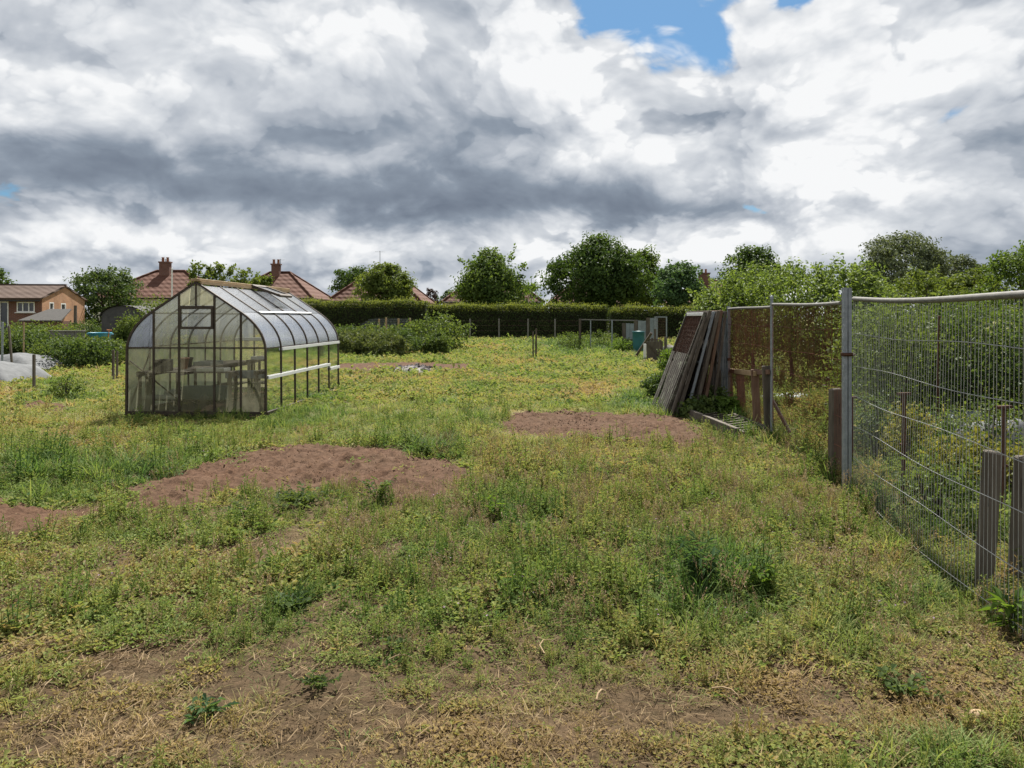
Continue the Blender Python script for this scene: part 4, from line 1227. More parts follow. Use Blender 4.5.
# ------------------------------------------------------------------ greenhouse
GR = math.radians(-2.7)
GH = thing('greenhouse', 'old curved eave greenhouse with dusty glass and bronze frame standing in the grass', 'greenhouse', (-5.52, 13.45, .02), GR)
GL, NB = 4.62, 6
HALF = [(0, 2.33)]
P0, P1, P2 = Vector((.80, 1.80)), Vector((1.20, 1.53)), Vector((1.235, 1.17))
for i in range(9):
    t = i / 8
    HALF.append(tuple(P0 * (1 - t) ** 2 + P1 * 2 * t * (1 - t) + P2 * t * t))
HALF.append((1.245, .0))


def prof(s, k0=0, k1=None, off=0.0):
    pts = HALF[k0:k1]
    return [(s * (x + off * min(1, x)), z) for x, z in pts]


def zprof(x):
    x = abs(x)
    for (a, za), (b, zb) in zip(HALF, HALF[1:]):
        if a <= x <= b and b - a > 1e-6: return za + (zb - za) * (x - a) / (b - a)
    return 1.17


for i in range(NB + 1):
    y = GL * i / NB
    w = .042 if i in (0, NB) else .030
    m = MB()
    for s in (-1, 1):
        pp = prof(s)
        for (xa, za), (xb, zb) in zip(pp, pp[1:]):
            m.bar((xa, y, za), (xb, y, zb), w, .034, up=(0, 0, 1) if abs(xa - xb) > .02 else (1, 0, 0))
    m.build('rib', M['alu'], GH)
for s in (-1, 1):
    MB().bar((s * 1.25, 0, .03), (s * 1.25, GL, .03), .05, .07).build('base_rail', M['alu'], GH)
    MB().bar((s * 1.225, 0.02, 1.17), (s * 1.225, GL - .02, 1.17), .02, .025).build('eave_rail', M['alu'], GH)
    MB().bar((s * .80, 0.02, 1.785), (s * .80, GL - .02, 1.785), .018, .02).build('purlin', M['alu'], GH)
MB().box((0, GL / 2, 2.365), (.16, GL + .08, .05)).build('ridge_board', M['wood_tan'], GH, .006)
MB().bar((0.09, 0, 2.32), (0.09, GL, 2.32), .02, .05).build('ridge_flashing', M['wood_tan'], GH)
# glazing along the sides: roof sheet, curved sheet, upright pane in every bay
for s in (-1, 1):
    for i in range(NB):
        ya, yb = GL * i / NB + .018, GL * (i + 1) / NB - .018
        def strip(name, pts, mat):
            rows = [[(x, ya, z) for x, z in pts], [(x, yb, z) for x, z in pts]]
            MB().sheet(rows if s < 0 else rows[::-1]).build(name, mat, GH)
        strip('roof_sheet', [(s * .10, 2.268), (s * .79, 1.808)], M['poly'])
        strip('curved_sheet', prof(s, 1, 10), M['poly_curve'])
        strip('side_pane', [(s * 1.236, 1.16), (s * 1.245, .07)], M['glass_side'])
# white strips screwed over the joints on the sunny flank
MB().bar((1.262, GL * 1 / NB, 1.135), (1.262, GL, 1.135), .022, .055).build('white_strip', M['white_rail'], GH)
MB().bar((1.272, .05, .66), (1.272, GL * 5 / NB, .66), .022, .055).build('white_strip', M['white_rail'], GH)
MB().bar((1.272, GL * 5 / NB + .03, .56), (1.272, GL, .56), .022, .055).build('white_strip', M['white_rail'], GH)
MB().bar((.835, GL * 1 / NB, 1.812), (.835, GL * 5 / NB, 1.812), .05, .012, up=(.5, 0, 1)).build('white_strip', M['white_rail'], GH)
# the two gable ends
MX = [-.755, -.30, .33, .80]
for end, y in (('front', 0.0), ('rear', GL)):
    for x in MX:
        MB().bar((x, y, .0), (x, y, zprof(x) - .02), .034, .032, up=(0, 1, 0)).build('mullion', M['alu'], GH)
    MB().bar((-1.23, y, .035), (1.23, y, .035), .04, .07).build('sill', M['alu'], GH)
    MB().bar((-1.22, y, 1.18), (1.22, y, 1.18), .022, .028).build('transom', M['alu'], GH)
    MB().bar((-.30, y, 1.90), (.33, y, 1.90), .03, .03).build('transom', M['alu'], GH)
    if end == 'front':
        MB().bar((0.0, y, 1.90), (0.0, y, 2.31), .026, .026, up=(0, 1, 0)).build('mullion', M['alu'], GH)
    xs = [-1.225] + MX + [1.225]
    for j in range(5):
        a, b = xs[j] + .015, xs[j + 1] - .015
        lower = M['glass']
        MB().add([(a, y, .07), (b, y, .07), (b, y, 1.165), (a, y, 1.165)], [(0, 1, 2, 3)]).build('gable_pane', lower, GH)
        up = [(a + (b - a) * t / 6) for t in range(7)]
        topz = [zprof(x) - .03 for x in up]
        lo = 1.195
        if j == 2:
            MB().add([(a, y, 1.195), (b, y, 1.195), (b, y, 1.52), (a, y, 1.52)], [(0, 1, 2, 3)]).build('gable_pane', M['glass'], GH)
            lo = 1.92
        vs = [(x, y, lo) for x in up] + [(x, y, max(z, lo + .01)) for x, z in zip(up, topz)]
        MB().add(vs, [(k, k + 1, 8 + k, 7 + k) for k in range(6)]).build('gable_pane', M['poly_curve'] if j == 0 else (M['poly_yellow'] if j == 2 else M['glass']), GH)
    # small opening light
    if end == 'front':
        v = MB()
        v.bar((-.285, -.022, 1.88), (.315, -.022, 1.88), .03, .045); v.bar((-.285, -.022, 1.53), (.315, -.022, 1.53), .03, .045)
        v.bar((-.268, -.022, 1.55), (-.268, -.022, 1.86), .036, .03, up=(0, 1, 0)); v.bar((.298, -.022, 1.55), (.298, -.022, 1.86), .036, .03, up=(0, 1, 0))
        vo_ = v.build('gable_vent', M['alu'], GH)
        MB().add([(-.25, -.018, 1.55), (.28, -.018, 1.55), (.28, -.018, 1.86), (-.25, -.018, 1.86)], [(0, 1, 2, 3)]).build('pane', M['glass'], vo_)
# raised roof vent
sl = Vector((.69, 0, -.47)).normalized(); up_ = Vector((.47, 0, .69)).normalized()
VA, VB = GL * 3.02 / NB, GL * 3.98 / NB
o0 = Vector((.08, 0, 2.33)) + up_ * .03
sl2 = (sl + up_ * .27).normalized()
q = lambda t, y: tuple(o0 + sl2 * t + Vector((0, y, 0)))
v = MB()
for a, b in ((q(0, VA), q(0, VB)), (q(.58, VA), q(.58, VB))): v.bar(a, b, .06, .05, up=up_)
for a, b in ((q(0, VA), q(.58, VA)), (q(0, VB), q(.58, VB))): v.bar(a, b, .06, .05, up=up_)
rv = v.build('roof_vent', M['alu'], GH)
MB().add([q(.02, VA + .02), q(.56, VA + .02), q(.56, VB - .02), q(.02, VB - .02)], [(0, 1, 2, 3)]).build('pane', M['poly'], rv)
# diagonal wind braces
MB().bar((-1.2, .03, .95), (-.30, .03, .25), .02, .02).build('brace', M['alu'], GH)
MB().bar((1.215, GL * 5.05 / NB, .25), (1.215, GL * 5.95 / NB, 1.1), .02, .02).build('brace', M['alu'], GH)
MB().bar((-1.215, .1, .2), (-1.215, GL / NB, 1.1), .02, .02).build('brace', M['alu'], GH)

G_M = Matrix.Translation((-5.52, 13.45, .02)) @ Matrix.Rotation(GR, 4, 'Z')


def gh(x, y, z): return G_M @ Vector((x, y, z))


def bench(label, x0, x1, y0, y1, z, slat_axis, mat):
    t = thing('staging_bench', label, 'bench', gh((x0 + x1) / 2, (y0 + y1) / 2, 0), GR, 'benches inside the greenhouse')
    W_, L_ = x1 - x0, y1 - y0
    m = MB(); n = max(3, int(W_ / .13))
    for k in range(n): m.box((-W_ / 2 + W_ * (k + .5) / n, 0, z), (W_ / n * .8, L_, .022))
    m.build('slatted_top', mat, t)
    m = MB()
    for s in (-1, 1):
        m.box((s * (W_ / 2 - .02), 0, z - .045), (.03, L_ - .04, .06))
    m.build('apron', mat, t)
    k = max(2, int(L_ / 1.3) + 1)
    for i in range(k):
        for s in (-1, 1):
            MB().box((s * (W_ / 2 - .05), -L_ / 2 + .06 + (L_ - .12) * i / (k - 1), z / 2 - .02), (.045, .045, z)).build('leg', mat, t)
    MB().box((0, 0, z * .33), (W_ - .12, L_ - .1, .02)).build('lower_shelf', mat, t)
    return t


bench('long dark slatted bench along the far flank wall inside the greenhouse', -1.17, -.58, .55, 4.2, .72, 'y', M['wood_dark'])
bench('dark slatted bench along the sunny flank inside the greenhouse', .62, 1.17, 1.0, 4.2, .70, 'y', M['wood_dark'])
bench('short dark slatted bench across the back of the greenhouse', -.52, .55, 3.5, 4.25, .76, 'x', M['wood_dark'])


bench('dark slatted bench just inside the front gable of the greenhouse', -1.15, .58, .12, .48, .74, 'x', M['wood_dark'])


def shelf(label, x0, x1, y0, y1, z):
    t = thing('hanging_shelf', label, 'shelf', gh((x0 + x1) / 2, (y0 + y1) / 2, z), GR)
    W_, L_ = x1 - x0, y1 - y0
    MB().box((0, 0, 0), (W_, L_, .025)).build('board', M['white_paint'], t)
    m = MB()
    m.box((0, -L_ / 2 - .006, .02), (W_, .012, .06)); m.box((0, L_ / 2 + .006, .02), (W_, .012, .06))
    m.build('lip', M['white_paint'], t)
    for sx in (-1, 1):
        for sy in (-1, 1):
            MB().tube([(sx * (W_ / 2 - .04), sy * (L_ / 2 - .03), 0), (sx * (W_ / 2 - .04), sy * (L_ / 2 - .03), zprof(0) - z - .45)], .004, 5).build('hanger', M['galv'], t)


shelf('white hanging shelf across the upper part of the greenhouse', -.62, .62, 3.2, 3.6, 1.22)


def pot(label, x, y, z, r, h, mat, plant=False):
    t = thing('plant_pot', label, 'plant pot', gh(x, y, z), 0, 'pots inside the greenhouse')
    MB().lathe([(r * .72, 0), (r * .72, .002), (r, h), (r * 1.08, h), (r * 1.08, h + .02), (r * .94, h + .02), (r * .7, .03), (.001, .03)], 14).build('pot', mat, t)
    MB().lathe([(r * .92, h - .015), (.001, h - .01)], 14).build('compost', M['char'], t)


def tray(label, x, y, z, w, l, h, mat):
    t = thing('seed_tray', label, 'tray', gh(x, y, z), GR, 'trays inside the greenhouse')
    m = MB(); e = .012
    m.box((0, 0, e / 2), (w, l, e)); m.box((-w / 2 + e / 2, 0, h / 2 + e / 2), (e, l, h)); m.box((w / 2 - e / 2, 0, h / 2 + e / 2), (e, l, h))
    m.box((0, -l / 2 + e / 2, h / 2 + e / 2), (w - 2 * e - .002, e, h)); m.box((0, l / 2 - e / 2, h / 2 + e / 2), (w - 2 * e - .002, e, h))
    m.build('tray', mat, t)
    MB().box((0, 0, h * .4), (w - 2 * e - .004, l - 2 * e - .004, h * .6)).build('compost', M['char'], t)


for i, (x, y, z, r, h, mt, lb) in enumerate(((-.9, .8, .735, .08, .16, 'black', 'black pot at the front of the flank bench'), (-.78, 1.15, .735, .10, .19, 'terracotta', 'clay pot on the flank bench near the gable'), (-.95, 1.7, .735, .09, .17, 'black', 'black pot in the middle of the flank bench'),
                                             (.2, 3.8, .775, .10, .20, 'black', 'black pot on the back bench'), (.9, 1.4, .715, .10, .2, 'terracotta', 'clay pot on the sunny side bench'), (.95, 2.2, .715, .09, .18, 'black', 'black pot on the sunny side bench'), (-.35, .75, 0, .15, .26, 'black', 'large black pot on the greenhouse floor near the gable'))):
    pot(lb, x, y, z, r, h, M[mt])
tray('white seed tray on the back bench', -.2, 3.8, .775, .5, .36, .06, M['white_paint'])
tray('grey seed tray on the far flank bench', -.86, 2.4, .735, .36, .6, .07, M['steel_sheet'])
tray('white seed tray on the lower shelf of the flank bench', -.87, 1.2, .25, .34, .55, .08, M['white_paint'])
tray('grey crate tray on the sunny side bench', .9, 3.0, .715, .36, .55, .16, M['steel_sheet'])
tray('dark crate tray on the front bench of the greenhouse', -.72, .3, .755, .2, .26, .2, M['black'])
tray('white seed tray on the front bench of the greenhouse', .18, .3, .755, .5, .28, .05, M['white_paint'])
tray('grey deep tray on the lower shelf of the front bench', .05, .3, .26, .8, .26, .22, M['steel_sheet'])
tray('white shallow tray on the lower shelf of the front bench', -.72, .3, .26, .6, .26, .05, M['white_paint'])
# folded sheet of metal staging across the middle, seen through the gable glass
t = thing('potting_table', 'low grey metal potting table in the middle of the greenhouse', 'table', gh(.12, 2.2, 0), GR)
MB().box((0, 0, .50), (.86, .5, .02)).build('table_top', M['steel_sheet'], t)
m = MB(); m.box((0, -.257, .56), (.86, .012, .12)); m.box((0, .257, .56), (.86, .012, .12)); m.build('rim', M['steel_sheet'], t)
for sx in (-1, 1):
    for sy in (-1, 1): MB().box((sx * .39, sy * .21, .245), (.03, .03, .49)).build('leg', M['alu'], t)
# earth floor inside
x_, y_ = np.meshgrid(np.linspace(-1.22, 1.22, 40), np.linspace(.03, GL - .03, 70))
P_ = np.stack([x_, y_, np.zeros_like(x_)], -1).reshape(-1, 3)
ca, sa = math.cos(GR), math.sin(GR)
wx = -5.52 + P_[:, 0] * ca - P_[:, 1] * sa; wy = 13.45 + P_[:, 0] * sa + P_[:, 1] * ca
P_[:, 0] = wx; P_[:, 1] = wy; P_[:, 2] = gz(wx, wy) + .012 + (fbm(wx * 6, wy * 6, 3, 8) - .5) * .03
ii = np.arange(40 * 70).reshape(70, 40)
tag(link('soil', np_mesh('soil', P_, np.stack([ii[:-1, :-1], ii[:-1, 1:], ii[1:, 1:], ii[1:, :-1]], -1).reshape(-1, 4), M['soil'], smooth=True)), kind='structure')
# ------------------------------------------------------------------ mesh fences on the right
def mesh_panel(label, A, B, ztopA, ztopB, spacing, wr, vm_, hm, tm, hz, bow=0.0, cap=True, seed=1, tube_r=.022, weave=.0):
    """wire mesh panel hung below a top tube, from ground point A to B"""
    A = Vector((*A, 0)); B = Vector((*B, 0)); L = (B - A).length; u = (B - A) / L; nrm = Vector((u.y, -u.x, 0))
    t = thing('mesh_fence_panel', label, 'fence', A, 0, 'wire mesh fence panels')
    r = random.Random(seed)

    def pos(s, z):
        f = s / L
        return u * s + nrm * (bow * math.sin(math.pi * f) * (1 - z / 2.2)) + Vector((0, 0, z))

    def top(s): return ztopA + (ztopB - ztopA) * s / L + .02 * math.sin(s * 1.1 + seed)
    MB().tube([pos(s, top(s)) for s in np.linspace(.02, L - .02, 9)], tube_r, 10).build('top_tube', tm, t)
    m = MB(); n = int(L / spacing)
    for i in range(n + 1):
        s = i * L / n; dz = r.uniform(-.012, .012)
        j = r.uniform(-.003, .003)
        zs = (0.02 + dz, .5, 1.0, 1.5, top(s) - .01)
        m.tube([pos(min(max(s + j * k, 0), L), z) for k, z in enumerate(zs)], wr, 4, cap=False)
    m.build('wire_mesh', vm_, t)
    m = MB()
    for z in hz:
        m.tube([pos(s, z + .012 * math.sin(2.3 * s + z * 9)) for s in np.linspace(0, L, 12)], wr * 1.5, 5, cap=False)
    m.build('line_wire', hm, t)
    return t


HZ = (.06, .38, .68, .97, 1.27, 1.57)
mesh_panel('near zinc wire mesh fence panel with thick grey top tube, closest to the camera', (3.335, 7.52), (2.72, 4.02), 1.915, 1.85, .05, .0019, M['wire'], M['hwire'], M['tube'], HZ, .05, seed=3, tube_r=.0225)
mesh_panel('rusty wire mesh fence panel between the square steel post and the thin middle post', (3.40, 7.95), (3.67, 10.86), 1.90, 1.90, .038, .0020, M['rust'], M['rust'], M['tube'], (.1, .4, .7, 1.0, 1.3, 1.6), .02, seed=4, tube_r=.021)
mesh_panel('rustier wire mesh fence panel between the thin middle post and the leaning panels', (3.69, 10.96), (3.84, 13.66), 1.90, 1.86, .034, .0024, M['rust'], M['rust'], M['tube'], (.1, .4, .7, 1.0, 1.3, 1.6), .02, seed=5, tube_r=.021)

# square steel post: two channels back to back, with rusted clamp
t = thing('steel_fence_post', 'thick square galvanised steel fence post where the rusty mesh meets the zinc mesh', 'post', (3.37, 7.74, gzf(3.37, 7.74)), math.radians(6))
for sx in (-1, 1):
    m = MB(); m.box((sx * .023, -.012, 1.0), (.035, .006, 2.06)); m.box((sx * .038, .012, 1.0), (.005, .042, 2.06)); m.box((sx * .0095, .012, 1.0), (.005, .042, 2.06))
    m.build('channel', M['galv'], t)
m = MB(); m.box((0, .0, 1.36), (.10, .075, .035)); m.tube([(-.06, -.045, 1.36), (.06, -.045, 1.36)], .009, 6); m.build('clamp', M['rust_iron'], t, .003)
t = thing('steel_fence_post', 'thin round galvanised post in the middle of the rusty mesh fence', 'post', (3.68, 10.91, gzf(3.68, 10.91)))
MB().tube([(0, 0, -.2), (0, 0, 2.0)], .021, 10).build('pole', M['galv'], t)
MB().lathe([(.024, 1.97), (.026, 2.0), (.018, 2.02), (.001, 2.025)], 10).build('cap', M['galv'], t)
t = thing('steel_fence_post', 'blue grey steel post at the end of the rusty mesh beside the leaning panels', 'post', (3.86, 13.70, gzf(3.86, 13.7)))
m = MB(); m.box((0, 0, .95), (.05, .006, 1.95)); m.box((-.022, .02, .95), (.006, .04, 1.95)); m.build('angle_bar', M['galv'], t)
MB().box((0, -.01, .98), (.06, .016, .05)).build('clamp', M['rust_iron'], t)
t = thing('galvanised_sheet', 'narrow blue grey metal sheet leaning beside the end post of the rusty mesh', 'metal sheet', (3.66, 13.72, gzf(3.66, 13.72)), 0)
rows = []
for i in range(2):
    rows.append([(-.15 + .30 * j / 24 + i * .10, .012 * math.sin(j * 1.57), .02 + i * 1.72) for j in range(25)])
MB().sheet(rows).build('corrugated_face', M['galv'], t)
MB().bar((-.16, .03, .02), (-.06, .03, 1.76), .03, .03, up=(0, 1, 0)).build('edge_batten', M['wood_dark'], t)


def sleeper(name, label, x, y, h, w, d, rz, mat, lean=(0, 0), group=None, bev=.01):
    t = thing(name, label, 'post', (x, y, gzf(x, y)), rz, group)
    r = random.Random(int(x * 1000))
    m = MB()
    vs = []; ns = 6
    for i in range(ns + 1):
        z = -.25 + (h + .25) * i / ns; k = 1 + r.uniform(-.03, .03); ox = lean[0] * max(z, 0) + r.uniform(-.004, .004); oy = lean[1] * max(z, 0)
        for sx, sy in ((-1, -1), (1, -1), (1, 1), (-1, 1)):
            zz = z if i < ns else z + r.uniform(-.02, .012)
            vs.append((ox + sx * w / 2 * k, oy + sy * d / 2 * k, zz))
    fs = [(i * 4 + k, i * 4 + (k + 1) % 4, i * 4 + 4 + (k + 1) % 4, i * 4 + 4 + k) for i in range(ns) for k in range(4)] + [(0, 3, 2, 1), (ns * 4, ns * 4 + 1, ns * 4 + 2, ns * 4 + 3)]
    m.add(vs, fs)
    m.build('timber', mat, t, bev)
    # weather split down the face and two nails
    s_ = MB(); s_.box((w * .12, -d / 2 - .001, h * .72), (.003, .004, h * .22)); s_.build('split', M['black'], t)
    return t


sleeper('timber_post', 'broad weathered grey sleeper standing upright behind the near zinc mesh', 3.05, 4.98, .91, .112, .055, .03, M['wood_grey'], (.065, 0), 'weathered timber posts')
sleeper('timber_post', 'grey sleeper at the edge of the view, second behind the near zinc mesh', 3.262, 4.98, .87, .105, .055, -.03, M['wood_grey'], (.06, 0), 'weathered timber posts')
sleeper('timber_post', 'weathered brown timber post standing just before the thick square steel post', 3.47, 8.25, .99, .125, .09, .15, M['wood_grey'], (-.005, 0), 'weathered timber posts')

# old timber barrier beside the rusty mesh
t = thing('timber_barrier', 'broken reddish timber barrier of four stakes and a rail beside the rusty mesh', 'barrier', (3.68, 12.4, gzf(3.68, 12.4)))
BS = [(730, 14.1, .74, .10), (741, 13.3, .80, .13), (756, 11.6, .93, .11), (768, 11.0, 1.02, .13)]
for i, (px, d, h, w) in enumerate(BS):
    x = at(px, d) - 3.68; y = d - 12.4
    MB().bar((x + .03, y, -.15), (x - .02, y, h), w, .05, up=(0, 1, 0)).build('stake', M['wood_red'] if i < 3 else M['wood_grey'], t, .006)
pr = [Vector((at(px, d) - 3.68 - .03, d - 12.4 - .06, h - .06)) for px, d, h, w in BS]
m = MB(); m.bar(pr[0] + Vector((0, .2, .05)), pr[2], .045, .08); m.build('rail', M['wood_tan'], t, .006)
m = MB(); m.bar(pr[1] + Vector((-.06, 0, .02)), pr[3] + Vector((0, -.05, -.02)), .05, .07); m.build('rail', M['wood_red'], t, .006)
m = MB(); m.bar(pr[3] + Vector((.05, .05, -.35)), Vector((at(790, 10.6) - 3.68, 10.6 - 12.4, .12)), .03, .05); m.build('brace', M['wood_dark'], t, .005)
sleeper('timber_stake', 'thin grey stake standing among weeds in front of the metal sheet', at(713, 14.0), 13.6, .82, .07, .05, .1, M['wood_grey'], (0, 0), None, .005)

# slatted frame lying on the ground
t = thing('slatted_frame', 'long grey slatted timber frame lying in the weeds before the leaning panels', 'timber frame', (3.05, 11.75, gzf(3.05, 11.75) + .01))
A0, A1 = Vector((2.97 - 3.05, 12.85 - 11.75, .09)), Vector((3.14 - 3.05, 10.72 - 11.75, .08))
B0, B1 = A0 + Vector((.62, .5, 0)), A1 + Vector((.55, .25, 0))
MB().bar(A0, A1, .06, .17).build('side_board', M['wood_grey'], t, .006)
MB().bar(A0 + Vector((.12, .02, -.015)), A1 + Vector((.12, .05, -.015)), .05, .09).build('side_board', M['wood_grey'], t, .006)
MB().bar(B0, B1, .05, .11).build('side_board', M['wood_dark'], t, .006)
for k in range(11):
    f = (k + .7) / 11.5
    MB().bar(A0.lerp(A1, f) + Vector((.14, .03, .03)), B0.lerp(B1, f) + Vector((0, 0, .03)), .04, .018).build('slat', M['wood_dark'], t)


# leaning stack of old panels
def lean_panel(label, xb, xt, y0, y1, h, mat, face, sheet=None, slats=6, fr=.055, top=None):
    t = thing('leaning_panel', label, 'fence panel', (xb, y0, gzf(xb, y0)), 0, 'old panels leaning against the fence')
    dx = xt - xb
    P = lambda v, z, o=0: Vector((dx * z / h + o, v, z))
    nrm = Vector((h, 0, -dx)).normalized()
    Ld = y1 - y0
    for v, nm in ((0, 'stile'), (Ld, 'stile')):
        MB().bar(P(v, -.04), P(v, h), fr, fr * .8, up=(0, 1, 0)).build(nm, mat, t, .004)
    MB().bar(P(.03, h - .03), P(Ld - .03, h - .03), .04, fr).build('top_rail', top or mat, t, .004)
    MB().bar(P(.03, .10), P(Ld - .03, .10), .04, fr).build('bottom_rail', mat, t, .004)
    MB().bar(P(.03, h * .52), P(Ld - .03, h * .52), .035, fr * .8).build('middle_rail', mat, t, .004)
    m = MB(); r = random.Random(int(xb * 100))
    if slats:
        w = (Ld - .06) / slats
        for k in range(slats):
            v = .03 + w * (k + .5)
            if r.random() < .08: continue
            o = nrm * -.030
            m.bar(P(v, .08 + r.uniform(0, .06)) + o, P(v + r.uniform(-.015, .015), (sheet or h) - .07 - r.uniform(0, .05)) + o, w * .80, .014, up=(0, 1, 0)) if False else m.bar(P(v, .08) + o, P(v, (sheet or h) - .07) + o, .014, w * .80, up=(0, 1, 0))
        m.build('boards', face, t)
    if sheet:
        m = MB()
        for k in range(int(Ld / .034)):
            v = .03 + k * .034
            m.tube([P(v, sheet - .1), P(v, h - .05)], .003, 4, cap=False)
        for k in range(int((h - sheet) / .08)):
            m.tube([P(.02, sheet + k * .08), P(Ld - .02, sheet + k * .08)], .0015, 4, cap=False)
        m.build('rusty_mesh', M['rust_iron'], t)
    return t


lean_panel('lichen blotched outermost leaning panel with boards below and rusty mesh above', 2.62, 3.30, 13.15, 14.45, 1.80, M['wood_lichen'], M['wood_lichen'], sheet=1.15, slats=9, top=M['white_rail'])
lean_panel('second leaning panel, pale grey frame edge beside the lichened one', 2.80, 3.37, 13.10, 14.7, 1.83, M['wood_grey'], M['wood_dark'], slats=8)
lean_panel('third leaning panel in the stack, steel grey frame edge', 2.96, 3.45, 13.16, 14.8, 1.82, M['galv'], M['wood_dark'], slats=8, fr=.045)
lean_panel('fourth leaning panel in the stack, grey weathered frame', 3.10, 3.52, 13.12, 14.7, 1.84, M['wood_grey'], M['wood_dark'], slats=8)
lean_panel('fifth leaning panel with reddish timber, leaning steepest', 3.26, 3.59, 13.2, 14.8, 1.86, M['wood_red'], M['wood_red'], slats=8)
lean_panel('innermost leaning panel resting almost upright on the fence', 3.42, 3.66, 13.18, 14.6, 1.85, M['wood_dark'], M['wood_dark'], slats=8, fr=.045)
t = thing('timber_pole', 'old grey pole leaning against the lichened outermost panel', 'pole', (2.66, 13.0, gzf(2.66, 13.0)))
MB().tube([(0, 0, -.03), (.30, .03, .85), (.62, .06, 1.72)], [.032, .03, .024], 8).build('pole', M['wood_grey'], t)

# rusty T topped stakes, cane and sheets in the garden
for i, (px, d, ztop, lb) in enumerate(((903, 7.2, 1.02, 'rusty T topped stake in the middle of the garden'), (1003, 6.2, 1.02, 'rusty T topped stake behind the gap between the grey sleepers'), (851, 8.6, .83, 'short rusty stake right behind the thick square steel post'))):
    t = thing('rusty_stake', lb, 'stake', (at(px, d), d, gzf(at(px, d), d)), .3, 'rusty stakes in the garden')
    MB().bar((0, 0, -.1), (.01, 0, ztop), .042, .014, up=(0, 1, 0)).build('shaft', M['rust_iron'], t)
    MB().bar((-.062, 0, ztop + .013), (.082, 0, ztop + .013), .03, .024).build('cross_bar', M['rust_iron'], t)
    MB().box((0, 0, ztop * .55), (.07, .03, .02)).build('collar', M['rust_iron'], t)
x = at(939, 10.6)
t = thing('garden_stake', 'tall thin dark stake in front of the berry bushes', 'stake', (x, 10.6, gzf(x, 10.6)))
MB().tube([(0, 0, -.1), (-.02, 0, .9), (.0, 0, 1.72)], [.016, .014, .012], 7).build('shaft', M['rust_iron'], t)
MB().lathe([(.017, 1.70), (.022, 1.72), (.022, 1.74), (.001, 1.75)], 8).build('tip', M['rust_iron'], t)


def limp_sheet(name, label, px, d, w, l, z, mat, seed):
    x0 = at(px, d); r = np.random.default_rng(seed)
    t = thing(name, label, 'sheet', (x0, d, gzf(x0, d)))
    g = np.linspace(-.5, .5, 22); rows = []
    for b in g:
        row = []
        for a in g:
            e = max(abs(a), abs(b)) * 2
            h = z * (1 - e ** 3) + .04 * float(vnoise(np.array([a * 7 + seed]), np.array([b * 7]), seed)[0]) + .03 * math.sin(a * 17 + b * 5)
            row.append((a * w, b * l, max(h, .012)))
        rows.append(row)
    MB().sheet(rows).build('cover', mat, t)
    m = MB()
    for s in (-1, 1): m.box((s * w * .38, -l * .52, .03), (.16, .08, .06))
    m.build('weight', M['concrete'], t, .008)


limp_sheet('plastic_sheet', 'crumpled white plastic sheet on a bed behind the zinc mesh', 1000, 9.6, 1.0, .8, .42, M['fleece'], 3)
limp_sheet('plastic_sheet', 'dusty grey sheet over a bed near the tall thin stake', 958, 11.2, 1.3, 1.0, .30, M['steel_sheet'], 4)
limp_sheet('fleece_cover', 'white garden fleece tunnel nearest the field, low and rounded', -8, 21.3, 2.15, 2.2, .50, M['fleece'], 5)
limp_sheet('fleece_cover', 'long pale grey garden fleece behind the white one', 10, 25.5, 3.0, 2.4, .52, M['fleece'], 6)
limp_sheet('fleece_cover', 'folded grey fleece on the bare bed in the far garden', 792, 15.0, 1.2, .9, .22, M['steel_sheet'], 7)

# canes and posts of the vegetable garden
for i, (px, d, y0, y1, w, mt, lb) in enumerate(((34, 18.4, 354, 390, .055, 'wood_grey', 'grey timber post beside the white fleece'), (2, 24, 322, 359, .05, 'galv', 'pale metal post beyond the white fleece'), (13, 24, 326, 353, .055, 'wood_grey', 'leaning timber post behind the fleece'),
                                                (23.5, 27, 322, 344, .04, 'wood_tan', 'thin tan cane among the bean plants'), (75, 42, 306, 330, .12, 'wood_dark', 'dark post at the corner of the bungalow wall'), (113, 21, 349, 366, .055, 'wood_dark', 'short grey post close to the greenhouse corner'),
                                                (117, 21.5, 351, 366, .045, 'wood_grey', 'thin grey post beside the short one at the greenhouse corner'))):
    x = at(px, d); h = zat(y0, d)
    t = thing('garden_post', lb, 'post', (x, d, gzf(x, d)), 0, 'posts of the vegetable garden')
    ln = -.09 if i == 2 else (.01 if i else 0)
    MB().bar((0, 0, -.1), (ln * h, 0, h), w, w, up=(0, 1, 0)).build('shaft', M[mt], t, .004)
    MB().box((ln * h, 0, h + .006), (w * .8, w * .8, .012)).build('cut_top', M[mt], t)
# ------------------------------------------------------------------ houses
def wall_with(m, a, b, z0, z1, holes, mi=0):
    """vertical wall a-b (2D) with rectangular openings (s0,s1,z0,z1) left out"""
    a = Vector(a); b = Vector(b); L = (b - a).length; u = (b - a) / L
    ss = sorted({0, L, *[h[0] for h in holes], *[h[1] for h in holes]}); zs = sorted({z0, z1, *[h[2] for h in holes], *[h[3] for h in holes]})
    for s0, s1 in zip(ss, ss[1:]):
        for q0, q1 in zip(zs, zs[1:]):
            if any(h[0] <= (s0 + s1) / 2 <= h[1] and h[2] <= (q0 + q1) / 2 <= h[3] for h in holes): continue
            p, q = a + u * s0, a + u * s1
            m.add([(p.x, p.y, q0), (q.x, q.y, q0), (q.x, q.y, q1), (p.x, p.y, q1)], [(0, 1, 2, 3)], mi)


